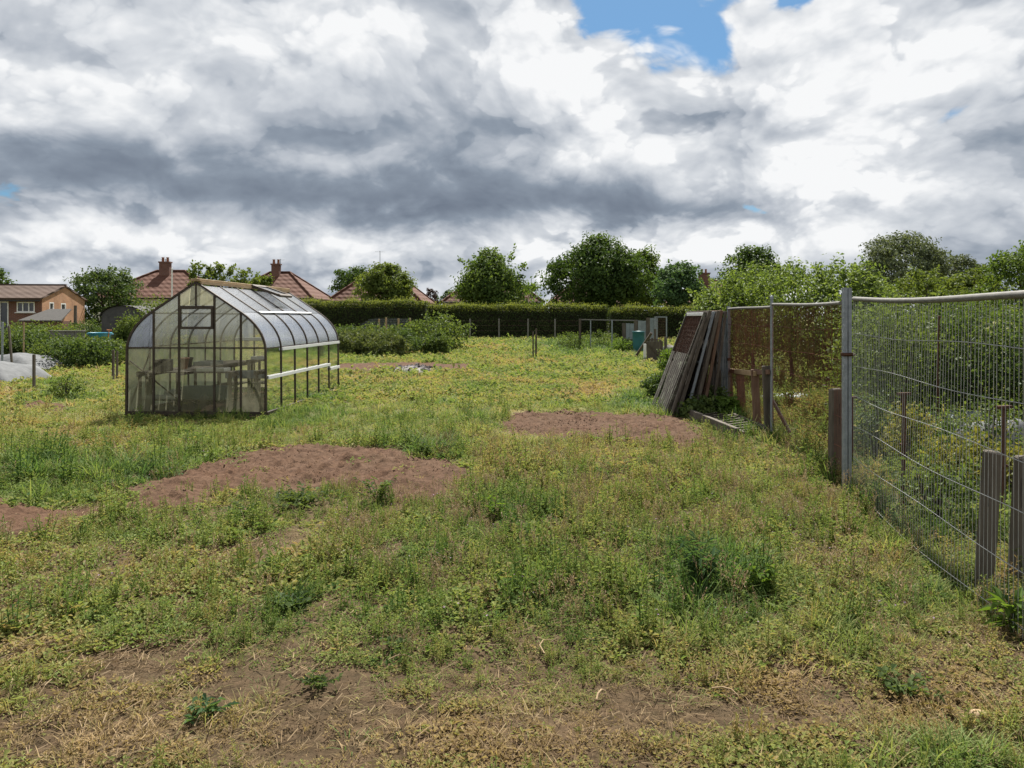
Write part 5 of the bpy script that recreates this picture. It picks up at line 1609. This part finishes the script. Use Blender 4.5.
def window(root, a, b, s0, s1, z0, z1, n, name='window'):
    """framed window set in an opening of wall a-b"""
    a = Vector(a); b = Vector(b); u = (b - a).normalized(); nrm = Vector((u.y, -u.x))
    P = lambda s, o: a + u * s + nrm * o
    f = MB(); w = .07
    def bb(sa, sb, za, zb, o=-.04, dp=.08):
        c = P((sa + sb) / 2, o); R = Matrix(((u.x, nrm.x, 0), (u.y, nrm.y, 0), (0, 0, 1)))
        f.box((c.x, c.y, (za + zb) / 2), (sb - sa, dp, zb - za), R)
    bb(s0, s1, z0, z0 + w); bb(s0, s1, z1 - w, z1); bb(s0, s0 + w, z0 + w, z1 - w); bb(s1 - w, s1, z0 + w, z1 - w)
    for k in range(1, n):
        s = s0 + (s1 - s0) * k / n; bb(s - w * .45, s + w * .45, z0 + w, z1 - w)
    fo = f.build(name, M['white_paint'], root)
    p, q = P(s0 + .03, -.055), P(s1 - .03, -.055)
    MB().add([(p.x, p.y, z0 + .03), (q.x, q.y, z0 + .03), (q.x, q.y, z1 - .03), (p.x, p.y, z1 - .03)], [(0, 1, 2, 3)]).build('pane', M['dark_glass'], fo)
    g = MB(); c = P((s0 + s1) / 2, .04); R = Matrix(((u.x, nrm.x, 0), (u.y, nrm.y, 0), (0, 0, 1)))
    g.box((c.x, c.y, z0 - .03), (s1 - s0 + .15, .14, .05), R); g.build('sill', M['white_paint'], fo)
    return fo


# brick bungalow with its gable end towards the field (origin at the near corner)
bx, by = at(42, 50), 50.0
H = thing('brick_bungalow', 'low brick bungalow with brown tiled roof and sunlit orange gable wall beyond the gardens', 'house', (bx, by, 0), math.radians(6))
EZ, RZ, GW, HL = 2.95, 3.82, 6.2, 12.0
m = MB()
fw = [(.45, 1.55, 2.05, 2.72), (2.05, 3.1, .4, 2.74)]
wall_with(m, (-HL, 0), (0, 0), -.2, EZ, [(HL - b_, HL - a_, c_, d_) for a_, b_, c_, d_ in fw])
m.build('front_wall', M['brick_red_and_shaded'], H)  # shade of this side is in the brick colour
m = MB()
gw = [(1.0, 1.6, 2.05, 2.72), (2.6, 3.3, 2.05, 2.68)]
wall_with(m, (0, 0), (0, GW), -.2, EZ, gw)
m.add([(0, 0, EZ), (0, GW, EZ), (0, GW / 2, RZ + .05)], [(0, 1, 2)])
m.build('gable_wall', M['brick_orange_lit'], H)  # brighter brick colour stands for the sun on this side
m = MB(); wall_with(m, (0, GW), (-HL, GW), -.2, EZ, []); wall_with(m, (-HL, GW), (-HL, 0), -.2, EZ, []); m.build('rear_wall', M['brick_red_and_shaded'], H)
window(H, (-HL, 0), (0, 0), HL - 1.55, HL - .45, 2.05, 2.72, 3)
window(H, (-HL, 0), (0, 0), HL - 3.1, HL - 2.05, .4, 2.74, 2, 'patio_door')
window(H, (0, 0), (0, GW), 1.0, 1.6, 2.05, 2.72, 1); window(H, (0, 0), (0, GW), 2.6, 3.3, 2.05, 2.68, 1)
m = MB(); ov = .35
for s, y0 in ((0, -ov), (1, GW + ov)):
    ze = EZ - ov * (RZ - EZ) / (GW / 2)
    a = [(-HL - .2, y0, ze), (.08, y0, ze), (.08, GW / 2, RZ), (-HL - .2, GW / 2, RZ)]
    m.add(a + [(x, y, z + .12) for x, y, z in a], [(0, 1, 2, 3), (4, 5, 6, 7), (0, 1, 5, 4), (1, 2, 6, 5), (0, 3, 7, 4)])
rf = m.build('roof', M['tile_brown'], H)
MB().bar((-HL - .2, GW / 2, RZ + .14), (.1, GW / 2, RZ + .14), .2, .09).build('ridge_tiles', M['tile_brown'], rf)
MB().box((-7.2, GW / 2, RZ + .35), (.6, .6, .9)).build('chimney', M['brick_orange_lit'], rf)
MB().bar((-HL, -ov - .03, EZ - .16), (.05, -ov - .03, EZ - .16), .09, .09).build('gutter', M['black'], H)
# lean-to with grey roof in front of the gable
t = thing('lean_to_shed', 'small shed with sloping grey roof in front of the bungalow gable', 'shed', (at(48, 45), 45, 0), math.radians(6))
MB().box((0, 0, .75), (1.9, 1.6, 1.5)).build('wall', M['brick_red_and_shaded'], t)
m = MB(); a = [(-1.2, -.95, 1.48), (1.15, -.95, 1.48), (.9, .9, 2.15), (-.35, .9, 2.15)]
m.add(a + [(x, y, z + .07) for x, y, z in a], [(0, 1, 2, 3), (4, 5, 6, 7), (0, 1, 5, 4), (1, 2, 6, 5), (2, 3, 7, 6), (3, 0, 4, 7)]); m.build('roof', M['grey_roof'], t)
MB().box((-.2, -.815, .7), (.75, .03, 1.35)).build('door', M['wood_dark'], t)


def hip_house(label, x, y, w, dep, eave, apex, ridge, rz=0, chimney=None, mat='tile_red', group='houses with red hipped roofs', pots=2):
    t = thing('hipped_house', label, 'house', (x, y, 0), rz, group)
    m = MB(); hw, hd = w / 2 - .3, dep / 2 - .3
    c = [(-hw, -hd), (hw, -hd), (hw, hd), (-hw, hd)]
    wins = [(hw * .35, hw * .35 + 1.6, 1.0, 2.3), (hw * 1.2, hw * 1.2 + 1.6, 1.0, 2.3)]
    for i in range(4): wall_with(m, c[i], c[(i + 1) % 4], -.2, eave, wins if i == 0 else [])
    m.build('wall', M['render_wall'], t)
    for s0, s1, z0, z1 in wins: window(t, c[0], c[1], s0, s1, z0, z1, 2)
    W2, D2, r2 = w / 2, dep / 2, ridge / 2
    v = [(-W2, -D2, eave), (W2, -D2, eave), (W2, D2, eave), (-W2, D2, eave), (-r2, 0, apex), (r2, 0, apex)]
    m = MB(); m.add(v, [(0, 1, 5, 4), (1, 2, 5), (2, 3, 4, 5), (3, 0, 4)]); m.add([(a, b, eave - .1) for a, b, _ in v[:4]], [(0, 3, 2, 1)])
    for i in range(4):
        a, b = v[i], v[(i + 1) % 4]; m.add([(a[0], a[1], eave - .1), (b[0], b[1], eave - .1), b, a], [(0, 1, 2, 3)])
    rf = m.build('roof', M[mat], t)
    m = MB(); 
    for a, b in ((4, 5), (0, 4), (3, 4), (1, 5), (2, 5)):
        m.tube([Vector(v[a]) + Vector((0, 0, .03)), Vector(v[b]) + Vector((0, 0, .03))], .11, 6)
    m.build('ridge_tiles', M[mat], rf)
    MB().tube([(-W2, -D2 - .04, eave - .02), (W2, -D2 - .04, eave - .02)], .06, 6).build('gutter', M['black'], t)
    if chimney:
        cx_, cyy, cw, ch = chimney
        k = MB(); k.box((cx_, cyy, apex + ch / 2 - .5), (cw, .65, ch + 1.0)); k.box((cx_, cyy, apex + ch + .06), (cw + .14, .78, .12))
        ko = k.build('chimney', M['brick_red_and_shaded'], rf)
        for i in range(pots):
            MB().lathe([(.13, 0), (.11, .35), (.14, .37), (.14, .42), (.09, .42)], 10, (cx_ - .22 + .44 * i / max(pots - 1, 1), cyy, apex + ch + .12)).build('chimney_pot', M['terracotta'], ko)
    return t


d = 75
hip_house('red roofed house with a tall chimney showing above the front of the greenhouse', at(171, d), d, 11.5, 9, zat(299, d), zat(271, d), 2.6, math.radians(4), (-.35, -.5, .95, .75))
hip_house('red roofed house with a chimney seen past the rear end of the greenhouse ridge', at(280, d), d, 8.6, 8.6, zat(299, d), zat(272.5, d), 1.9, 0, (-.25, -.4, .75, .7))
d = 82
hip_house('red roofed house mostly hidden by the round green tree above the hedge', at(383, d), d, 10.0, 9, zat(303, d), zat(269, d), 1.6, math.radians(-3))
hip_house('red roofed house with a pale wall peeping beside the conical tree', at(492, d), d, 10.4, 9, zat(303, d), zat(271, d), 2.0, math.radians(3))
d = 88
hip_house('house whose roof corner barely shows between the hedge and the big dark tree', at(592, d), d, 10.0, 9, zat(304, d), zat(274, d), 2.0, 0)
hip_house('house showing only a brick chimney beside the blue green tree', at(712, d), d, 10.0, 9, zat(304, d), zat(281, d), 3.0, 0, (-1.0, -.3, 1.2, .8))


# television aerials on their poles
def aerial(label, px, d, ztop, zbase, w=1.0):
    t = thing('television_aerial', label, 'aerial', (at(px, d), d, zbase), .3, 'television aerials on the roofs')
    h = ztop - zbase
    MB().tube([(0, 0, 0), (0, 0, h)], .028, 6).build('mast', M['galv'], t)
    m = MB(); m.tube([(-w / 2, 0, h - .08), (w / 2, 0, h - .08)], .014, 5)
    for k in range(6): m.tube([(-w / 2 + w * k / 5, -.22, h - .08), (-w / 2 + w * k / 5, .22, h - .08)], .009, 4)
    m.build('antenna', M['galv'], t)


aerial('aerial on a thin mast above the roof behind the round green tree', 380, 82, zat(251, 82), zat(269, 82) - .25)
aerial('small aerial standing on the chimney above the greenhouse front', 165.5, 74.5, zat(259, 74.5), zat(264, 74.5) - .1, .8)
aerial('small aerial standing on the chimney past the greenhouse ridge', 280.5, 74.6, zat(259, 74.6), zat(265, 74.6) - .1, .7)
t = thing('white_pole', 'slim white pole in front of the red roof, rising behind the greenhouse', 'pole', (at(172, 55), 55, 0))
MB().tube([(0, 0, -.1), (0, 0, zat(269, 55))], [.06, .05], 8).build('shaft', M['white_paint'], t)
MB().lathe([(.07, zat(269, 55)), (.07, zat(269, 55) + .05), (.001, zat(269, 55) + .09)], 8).build('cap', M['white_paint'], t)

# dark shed with curved felt roof
t = thing('garden_shed', 'dark shed with rounded felt roof between the round tree and the greenhouse', 'shed', (at(133, 38), 38, 0), math.radians(3))
W_, L_, hz = 2.0, 2.2, 1.75
m = MB(); n = 12
arc = [(-W_ / 2 * math.cos(math.pi * i / n), hz + .52 * math.sin(math.pi * i / n)) for i in range(n + 1)]
m.box((0, 0, hz / 2), (W_, L_, hz)); m.add([(x, -L_ / 2, z) for x, z in arc], [tuple(range(n + 1))]); m.add([(x, L_ / 2, z) for x, z in arc], [tuple(range(n + 1))])
m.build('wall', M['felt'], t)
MB().sheet([[(x * 1.05, y, z + .03) for x, z in arc] for y in (-L_ / 2 - .1, L_ / 2 + .1)]).build('roof', M['felt'], t)
MB().box((.1, -L_ / 2 - .02, .85), (.8, .04, 1.65)).build('door', M['wood_dark'], t)
# blue tub, orange stake, low wall
t = thing('blue_tub', 'bright blue plastic tub standing in the vegetable garden before the round tree', 'tub', (at(100, 30), 30, .9))
t.location.z = gzf(at(100, 30), 30) + .62
MB().lathe([(.30, 0), (.30, .002), (.40, .44), (.43, .45), (.43, .48), (.38, .48), (.28, .03), (.001, .03)], 20).build('tub', M['blue'], t)
for s in (-1, 1): MB().tube([(s * .40, -.07, .42), (s * .49, -.06, .42), (s * .49, .06, .42), (s * .40, .07, .42)], .014, 6).build('handle', M['blue'], t)
t2 = thing('potting_stand', 'timber stand carrying the blue tub', 'stand', (at(100, 30), 30, gzf(at(100, 30), 30)))
MB().box((.1, 0, .6), (1.4, .8, .04)).build('top_board', M['wood_tan'], t2)
for sx in (-1, 1):
    for sy in (-1, 1): MB().box((.1 + sx * .62, sy * .33, .29), (.07, .07, .58)).build('leg', M['wood_grey'], t2)
t = thing('water_can', 'small blue can standing beside the blue tub', 'can', (at(93.5, 30), 30, gzf(at(100, 30), 30) + .62))
MB().lathe([(.12, 0), (.12, .30), (.10, .34), (.04, .37), (.04, .42), (.001, .42)], 12).build('body', M['blue'], t)
MB().tube([(.10, 0, .08), (.19, 0, .25), (.25, 0, .40)], .018, 6).build('spout', M['blue'], t)
t = thing('orange_spade', 'tool with an orange handle leaning beside the blue tub', 'spade', (at(107, 30), 29.9, gzf(at(107, 30), 29.9)))
MB().tube([(0, 0, .25), (.14, 0, 1.2)], .025, 6).build('handle', M['orange'], t)
MB().tube([(.05, 0, 1.2), (.23, 0, 1.19)], .025, 6).build('grip', M['orange'], t)
MB().box((-.02, 0, .13), (.2, .02, .3)).build('blade', M['steel_sheet'], t)
t = thing('low_wall', 'low grey block wall behind the currant bushes', 'wall', (at(67, 34), 34, 0))
m = MB()
for k in range(4): m.box((-.55 + .37 * k, 0, .55), (.36, .2, 1.1))
m.build('blocks', M['concrete'], t, .01)
MB().box((0, 0, 1.12), (1.52, .26, .05)).build('coping', M['concrete'], t, .006)

# ------------------------------------------------------------------ fences in front of the hedge
t = thing('wire_fence', 'low wire fence on pale concrete posts in front of the long dark hedge', 'fence', (at(512, 58), 58, 0))
xs = [at(p_, 58) - at(512, 58) for p_ in (440, 470, 499, 528, 555, 580)]
for x in xs:
    m = MB(); m.box((x, 0, .75), (.11, .11, 1.7)); m.build('concrete_post', M['concrete'], t, .01)
m = MB()
for z in (.3, .7, 1.1, 1.45): m.tube([(xs[0], -.06, z), (xs[-1], -.06, z)], .0025, 4, cap=False)
k = 0
for x in np.arange(xs[0], xs[-1], .16): m.tube([(x, -.06, .05), (x, -.06, 1.45)], .0015, 3, cap=False)
m.build('wire', M['rust_iron'], t)
t = thing('netting_fence', 'grey netting on four pale posts above the bramble patch', 'fence', (at(386, 46), 46, 0))
for p_, y_ in ((379, 319), (386, 317.5), (398.5, 318.5), (410, 318)):
    MB().box((at(p_, 46) - at(386, 46), 0, zat(y_, 46) / 2), (.10, .10, zat(y_, 46))).build('post', M['wood_tan'], t, .008)
m = MB(); xa, xb = at(359, 46) - at(386, 46), at(411, 46) - at(386, 46)
for x in np.arange(xa, xb, .06):
    f = (x - xa) / (xb - xa); zt = 1.2 + .48 * min(1, f * 3.2) ** .6
    m.tube([(x, .07, .2), (x, .07, zt)], .006, 3, cap=False)
for z in np.arange(.25, 1.6, .12): m.tube([(xa + (max(0, z - 1.2) * 1.4), .07, z), (xb, .07, z)], .005, 3, cap=False)
m.build('netting', M['galv'], t)
t = thing('marker_posts', 'pair of thin dark posts standing alone in the far grass', 'post', (at(534.5, 31), 31, gzf(at(534.5, 31), 31)))
MB().bar((-.05, 0, -.1), (-.06, 0, 1.15), .055, .055, up=(0, 1, 0)).build('post', M['wood_dark'], t)
MB().bar((.06, .03, -.1), (.07, .03, 1.28), .07, .06, up=(0, 1, 0)).build('post', M['wood_dark'], t)

# compound of rails and grey sheets
d = 40
t = thing('rail_frame', 'open grey rail frame standing in tall weeds before the hedge', 'fence', (at(608, d), d, 0))
xa, xb = at(580, d) - at(608, d), at(637, d) - at(608, d)
MB().bar((xa, 0, zat(319.5, d)), (xb, 0, zat(320.5, d)), .05, .06).build('top_rail', M['tube'], t)
for x, w, h in ((xa, .11, zat(319, d)), (xa * .62, .05, zat(320, d)), (at(612, d) - at(608, d), .06, zat(320, d)), (xb, .07, zat(320, d))):
    MB().box((x, 0, h / 2), (w, w, h)).build('post', M['wood_dark'] if w > .1 else M['galv'], t)
t = thing('sheet_fence', 'fence of upright grey weathered sheets behind the teal water butt', 'fence', (at(648, 38.5), 38.5, 0))
for k in range(9):
    x = at(624 + 4.0 * k, 38.5) - at(648, 38.5); h = zat(323 - k * .9 + (k % 3) * 1.2, 38.5)
    MB().box((x, .02 * (k % 2), h / 2), (.19, .02, h)).build('board', M['steel_sheet'] if k % 3 else M['wood_grey'], t)
MB().bar((at(622, 38.5) - at(648, 38.5), -.04, .6), (at(660, 38.5) - at(648, 38.5), -.04, .6), .04, .06).build('rail', M['wood_dark'], t)
x0, x1, d2 = at(655, 33), at(666.5, 33), 33
t = thing('mesh_gate', 'upright grey mesh gate beside the teal water butt', 'gate', ((x0 + x1) / 2, d2, 0))
hw = (x1 - x0) / 2; zt = zat(316.5, d2)
m = MB()
for x in (-hw, hw): m.box((x, 0, zt / 2), (.045, .045, zt))
m.bar((-hw + .03, 0, zt - .02), (hw - .03, 0, zt - .02), .045, .045); m.build('gate_frame', M['galv'], t)
m = MB()
for k in range(12): m.tube([(-hw + 2 * hw * k / 12, 0, .05), (-hw + 2 * hw * k / 12, 0, zt)], .0035, 4, cap=False)
for k in range(16): m.tube([(-hw, 0, zt * k / 16), (hw, 0, zt * k / 16)], .0025, 4, cap=False)
m.build('mesh', M['rust_iron'], t)
x = at(638.5, 37)
t = thing('water_butt', 'teal plastic water butt behind the slanting timber', 'water butt', (x, 37, gzf(x, 37)))
MB().lathe([(.20, 0), (.22, .02), (.27, .35), (.29, .7), (.28, .98), (.30, 1.0), (.30, 1.04), (.26, 1.04)], 18).build('barrel', M['teal'], t)
MB().lathe([(.31, 1.045), (.31, 1.075), (.05, 1.10), (.001, 1.10)], 18).build('lid', M['teal'], t)
MB().tube([(0, -.24, .15), (0, -.31, .15), (0, -.31, .10)], .02, 6).build('tap', M['black'], t)


def stake(name, label, p0, p1, w, mat, group='timbers beside the water butt'):
    b = Vector(p0); t = thing(name, label, 'timber', b, 0, group)
    MB().bar((0, 0, 0), Vector(p1) - b, w, w * .8, up=(0, 1, 0)).build('shaft', mat, t, .005)
    MB().bar(Vector(p1) - b - (Vector(p1) - b).normalized() * .004, Vector(p1) - b + (Vector(p1) - b).normalized() * .008, w * .85, w * .65, up=(0, 1, 0)).build('cut_end', mat, t)


stake('slanting_timber', 'dark timber slanting across in front of the teal water butt', (at(634, 32), 32, 0), (at(651.5, 31), 31, zat(333, 31)), .10, M['wood_dark'])
stake('white_stake', 'white painted stake under the slanting timber', (at(644.7, 30), 30, -.1), (at(644.9, 30), 30, zat(344, 30)), .10, M['white_paint'])
stake('dark_stake', 'dark stake just beside the white painted stake', (at(650.5, 29.6), 29.6, -.1), (at(652, 29.6), 29.6, zat(338, 29.6)), .07, M['wood_dark'])
stake('dark_stake', 'dark thin stake at the head of the slanting timber', (at(655, 30.5), 30.5, -.1), (at(655, 30.5), 30.5, zat(329, 30.5)), .07, M['wood_dark'])
stake('dark_stake', 'dark stake nearest the leaning panels', (at(660, 26.8), 26.8, -.1), (at(660.3, 26.8), 26.8, zat(340, 26.8)), .08, M['wood_dark'])
stake('grey_stake', 'grey stake in front of the mesh gate', (at(665.5, 29), 29, -.1), (at(665.5, 29), 29, zat(337, 29)), .09, M['wood_grey'])
t = thing('timber_board', 'pale weathered board fixed low between the stakes beside the mesh gate', 'board', (at(655, 29.2), 29.25, 0))
MB().box((.0, 0, .42), (.62, .03, .8)).build('board', M['wood_grey'], t); MB().bar((-.3, -.03, .75), (.3, -.03, .12), .03, .06).build('brace', M['wood_dark'], t)
x = at(669, 33); t = thing('stone_block', 'pale stone lump lying behind the leaning panels', 'stone', (x, 33, gzf(x, 33)))
m = MB(); rr = random.Random(4)
m.lathe([(.28, -.05), (.34, .12), (.30, .35), (.18, .47), (.001, .5)], 9); m.v = [(a + rr.uniform(-.04, .04), b + rr.uniform(-.04, .04), c + rr.uniform(-.03, .03)) for a, b, c in m.v]
m.build('stone', M['concrete'], t)

# ash heap on the far strip of bare soil
x, y = gp(414, 372); t = thing('ash_heap', 'heap of grey white ash and burnt scraps on bare soil', 'ash heap', (x, y, gzf(x, y)))
g = np.linspace(-1, 1, 44); rows = []
for b in g:
    row = []
    for a in g:
        r_ = math.hypot(a, b); h = .22 * max(0, 1 - r_ ** 1.6) * (.6 + .8 * float(fbm(np.array([a * 2.6 + 4]), np.array([b * 2.6]), 4, 6)[0])) + .10 * (float(fbm(np.array([a * 9]), np.array([b * 9]), 2, 61)[0]) - .5) * (r_ < .95)
        row.append((a * 1.0, b * 1.0, h - .03))
    rows.append(row)
rr = random.Random(9); m = MB(); m.sheet(rows, sm=False)
for mi_, cnt in ((0, 60), (1, 46)):
    for k in range(cnt):
        a = rr.uniform(0, 6.28); q_ = rr.random() ** .6 * .85; R = Matrix.Rotation(rr.uniform(0, 3), 3, 'X') @ Matrix.Rotation(rr.uniform(0, 3), 3, 'Z')
        m.box((math.cos(a) * q_ * 1.1, math.sin(a) * q_, .17 * (1 - q_) + .03), (rr.uniform(.04, .22), rr.uniform(.02, .06), rr.uniform(.02, .05)), R, mi_)
m.build('mound', [M['ash'], M['char']], t)
MB().tube([(-.5, .1, .08), (.1, -.1, .17), (.55, -.2, .14)], [.03, .028, .02], 6).build('burnt_branch', M['char'], t)

# a few loose things in the near grass
def twig(label, px, py, L, rz, r=.006, curve=.3, mat='straw_stick'):
    x, y = gp(px, py); t = thing('dry_stick', label, 'stick', (x, y, gzf(x, y) + .035), rz, 'dry sticks on the ground')
    MB().tube([(-L / 2, 0, 0), (-L * .15, L * curve * .3, .015), (L * .2, L * curve * .25, .02), (L / 2, 0, .005)], [r, r * .95, r * .8, r * .5], 6).build('stick', M['wood_tan'], t)
    MB().tube([(-L * .1, L * curve * .28, .015), (L * .05, L * curve * .28 + L * .12, .03)], [r * .6, r * .3], 5).build('side_twig', M['wood_tan'], t)


twig('pale stick lying on worn soil in the centre of the near ground', 601, 703, .09, 1.0)
twig('curled pale stalk on the bare patch above the pale stick', 548, 655, .16, 1.3, .004, .8)
twig('long dry stem lying in the weeds at the bottom of the view', 400, 672, .12, .1, .003)
twig('pale dry stem on straw beside the worn rut', 725, 697, .13, -.7, .004)
x, y = gp(978, 716); t = thing('pale_stone', 'small pale stone in dry grass near the bottom corner', 'stone', (x, y, gzf(x, y)))
m = MB(); m.lathe([(.025, -.01), (.032, .015), (.022, .03), (.001, .034)], 9); rr = random.Random(2); m.v = [(a * 1.4 + rr.uniform(-.004, .004), b + rr.uniform(-.004, .004), c) for a, b, c in m.v]; m.build('stone', M['wood_tan'], t)
